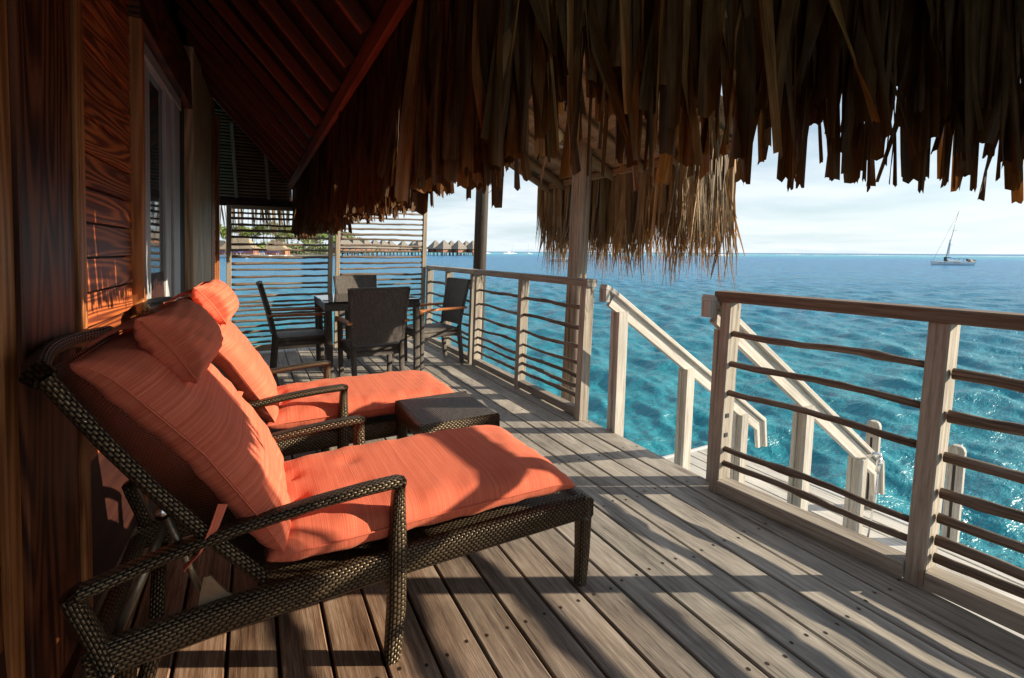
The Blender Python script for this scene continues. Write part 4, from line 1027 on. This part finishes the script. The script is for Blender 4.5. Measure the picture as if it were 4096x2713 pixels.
for i, (px, D, Hh) in enumerate([(1150, 240, 10), (1188, 238, 9), (1220, 240, 10), (1240, 246, 11), (1268, 240, 9.5), (1345, 250, 11.5), (1372, 256, 10.5), (1400, 262, 11)]):
    palm(px, D, Hh, 'coconut palm on the far shore seen between screen slats, %s from the left' % ORD[i], 'coconut palms on the far shore')
for i, (px, D, w_, h, lab) in enumerate([(960, 240, 17, 6.5, 'large tan thatched beach building behind the left screen, wider one'), (1110, 240, 11, 5.5, 'tan thatched beach hut behind the middle of the left screen'), (880, 244, 9, 5, 'tan thatched beach hut nearest to the bungalow wall')]):
    c = azpt(px, D, ZS+1); t = empty('beach_hut', c); tag(t, lab, 'hut', 'thatched buildings on the beach')
    hip(B(), c.x, c.y, c.z+2.2, w_, 8, h-1.2, w_*.45, -.45).build('roof', M_TTAN, t)
    B().beam((c.x-w_*.36, c.y+w_*.17, c.z+1.1), (c.x+w_*.36, c.y-w_*.17, c.z+1.1), 5, 2.4, (.4, .9, 0), .01).build('wall', M_WALLB, t); settle(t)

# ------------------------------------------------------------------ boats
def hullmesh(L, Bm, Hh, m=None):
    b = B(); P = []; U = []; n = 14
    for i in range(n+1):
        u = i/n; bw_ = Bm/2*math.sin(math.pi*min(1, .12+u*.5)*1.)**.7 if u > .02 else Bm*.36; bw_ = Bm/2*(1-(max(0, 1-u*2.2))**2.2) if u < .45 else Bm/2*(1-.12*((u-.45)/.55)**2)
        bw_ = max(bw_, .04); x = -L/2+L*u; sh = Hh*(1.05-.22*math.sin(math.pi*u*.8))
        P.append([(x+(.5 if u == 0 else 0)*0, -bw_, sh), (x, -bw_*.92, sh*.45), (x+(1-u)*.3, -bw_*.55, -.25), (x+(1-u)*.3, bw_*.55, -.25), (x, bw_*.92, sh*.45), (x, bw_, sh), (x, 0, sh+.08), (x, -bw_, sh)])
        U.append([(x, k) for k in range(8)])
    b.grid(P, U); base = len(b.v); b.v += P[-1][:6]; b.face(range(base, base+6), [(0, 0)]*6); return b
def place(t, px, D, rz_):
    t.location = azpt(px, D); t.rotation_euler = (0, 0, rz_)
faceA = -YAW   # local +X points to the right of the picture
def sailboat(px, D, L, label, sail=False, rz_=None, mast=1.2, tilt=.12, group='sailing yachts at anchor'):
    t = empty('sailboat'); tag(t, label, 'sailboat', group)
    hullmesh(L, L*.27, L*.095).build('hull', M_HULL, t, True)
    B().box(-L*.12, L*.16, -L*.07, L*.07, L*.09, L*.125, .05).build('cabin', M_HULL, t)
    B().tube([(-L*.16, 0, L*.1), (-L*.16+L*mast*tilt, 0, L*mast)], .09*L/14, 8).build('mast', M_MAST, t, True)
    B().tube([(-L*.46, 0, L*.11), (-L*.16+L*mast*tilt*.97, 0, L*mast*.97)], .03*L/14, 6).build('forestay', M_MAST, t, True)
    B().tube([(-L*.15, 0, L*.19), (L*.06, 0, L*.175)], .16*L/14, 8).build('boom_cover', M_BLUE if sail else M_HULL, t, True)
    if sail:
        q = B(); q.quad((-L*.145, .03, L*.22), (-L*.07, .03, L*.22), (-L*.05, .03, L*.52), (-L*.075, .03, L*.65)); q.quad((-L*.145, -.03, L*.22), (-L*.075, -.03, L*.65), (-L*.05, -.03, L*.52), (-L*.07, -.03, L*.22)); q.build('sail', M_HULL, t)
        B().box(L*.12, L*.36, -L*.08, L*.08, L*.155, L*.165, .02).build('bimini', M_BLUE, t)
        for x in (.14, .24, .35):
            for y in (-.07, .07): B().tube([(L*x, L*y, L*.09), (L*x, L*y, L*.157)], .025, 5).build('stanchion', M_MAST, t, True)
        B().sweep([(L*.36, -L*.06, L*.13), (L*.48, 0, L*.10), (L*.56, L*.02, L*.12)], L*.1, L*.035, (0, 1, 0), .1).build('dinghy', M_TTAN, t, True)
        B().box(-L*.17, -L*.13, -.3, .3, L*.1, L*.2, .05).build('mast_base', M_WINB, t)
        for x in (-.36, -.28, -.05, .0, .06): B().box(L*x, L*x+.25, -L*.135-.06+max(0, -x-.2)*L*.25, -L*.135+max(0, -x-.2)*L*.25, L*.06, L*.072, .01).build('porthole', M_WINB, t)
        for z in (.5, .85): B().tube([(-L*.16+z*L*tilt*mast*.9, -L*.07, L*z), (-L*.16+z*L*tilt*mast*.9, L*.07, L*z)], .03, 5).build('spreader', M_MAST, t, True)
    place(t, px, D, faceA if rz_ is None else rz_); return t
sailboat(3808, 172, 10.6, 'white sailboat with tall leaning mast and dark boom cover in open water at the right', True, None, 1.34, .19)
sailboat(1948, 620, 11, 'tiny white yacht on the horizon just right of the far roof post', rz_=.5)
sailboat(2052, 640, 11, 'tiny white yacht on the horizon, middle of three in the gap between the posts', rz_=.2)
sailboat(2115, 600, 10, 'tiny white yacht on the horizon left of the shaggy canopy fringe', rz_=.1)
sailboat(2256, 150, 9, 'white boat half hidden behind the canopy fringe and the nearer roof post', rz_=-.3, mast=.9)
def catamaran(px, D, L, label):
    t = empty('catamaran'); tag(t, label, 'catamaran')
    for y in (-.2, .2):
        h = hullmesh(L, L*.1, L*.09).build('hull', M_HULL, t, True); h.location = (0, y*L, 0)
    B().box(-L*.2, L*.35, -L*.18, L*.18, L*.08, L*.13, .05).build('bridge_deck', M_HULL, t)
    B().box(-L*.1, L*.12, -L*.15, L*.15, L*.13, L*.19, .05).build('cabin', M_BLUE, t)
    place(t, px, D, faceA+.3); return t
catamaran(2868, 380, 15, 'white catamaran with blue cabin cover at the right edge of the shaggy canopy')
def motorboat(px, D, L, label, rz_):
    t = empty('motorboat'); tag(t, label, 'motorboat', 'motorboats in the lagoon')
    hullmesh(L, L*.3, L*.11).build('hull', M_HULL, t, True); B().box(-L*.05, L*.25, -L*.1, L*.1, L*.11, L*.2, .05).build('cabin', M_HULL, t)
    B().box(-L*.02, L*.22, -L*.102, L*.102, L*.15, L*.18, .02).build('window_band', M_WINB, t); place(t, px, D, rz_)
motorboat(2030, 560, 14, 'tiny white motorboat on the horizon, left one of the middle pair', .4); motorboat(2412, 450, 14, 'small white motorboat behind the middle of the canopy fringe', -.5)
for i, (px, L) in enumerate([(905, 15), (985, 17), (1062, 14)]):
    t = empty('canopy_boat'); tag(t, ['white boat with blue cover moored by the beach, next to the bungalow wall', 'white boat with blue cover moored by the beach, longest of three', 'white boat with blue cover moored by the beach, rightmost of three'][i], 'boat', 'covered boats moored by the beach')
    hullmesh(L, 3.5, 1.2).build('hull', M_HULL, t, True); B().box(-L*.35, L*.35, -1.4, 1.4, 2.1, 2.35, .05).build('cover', M_BLUE, t)
    for x in (-.3, 0, .3):
        for y in (-1.2, 1.2): B().tube([(x*L, y, 1.), (x*L, y, 2.15)], .06, 5).build('support', M_HULL, t, True)
    place(t, px, 205, faceA+.1*i)
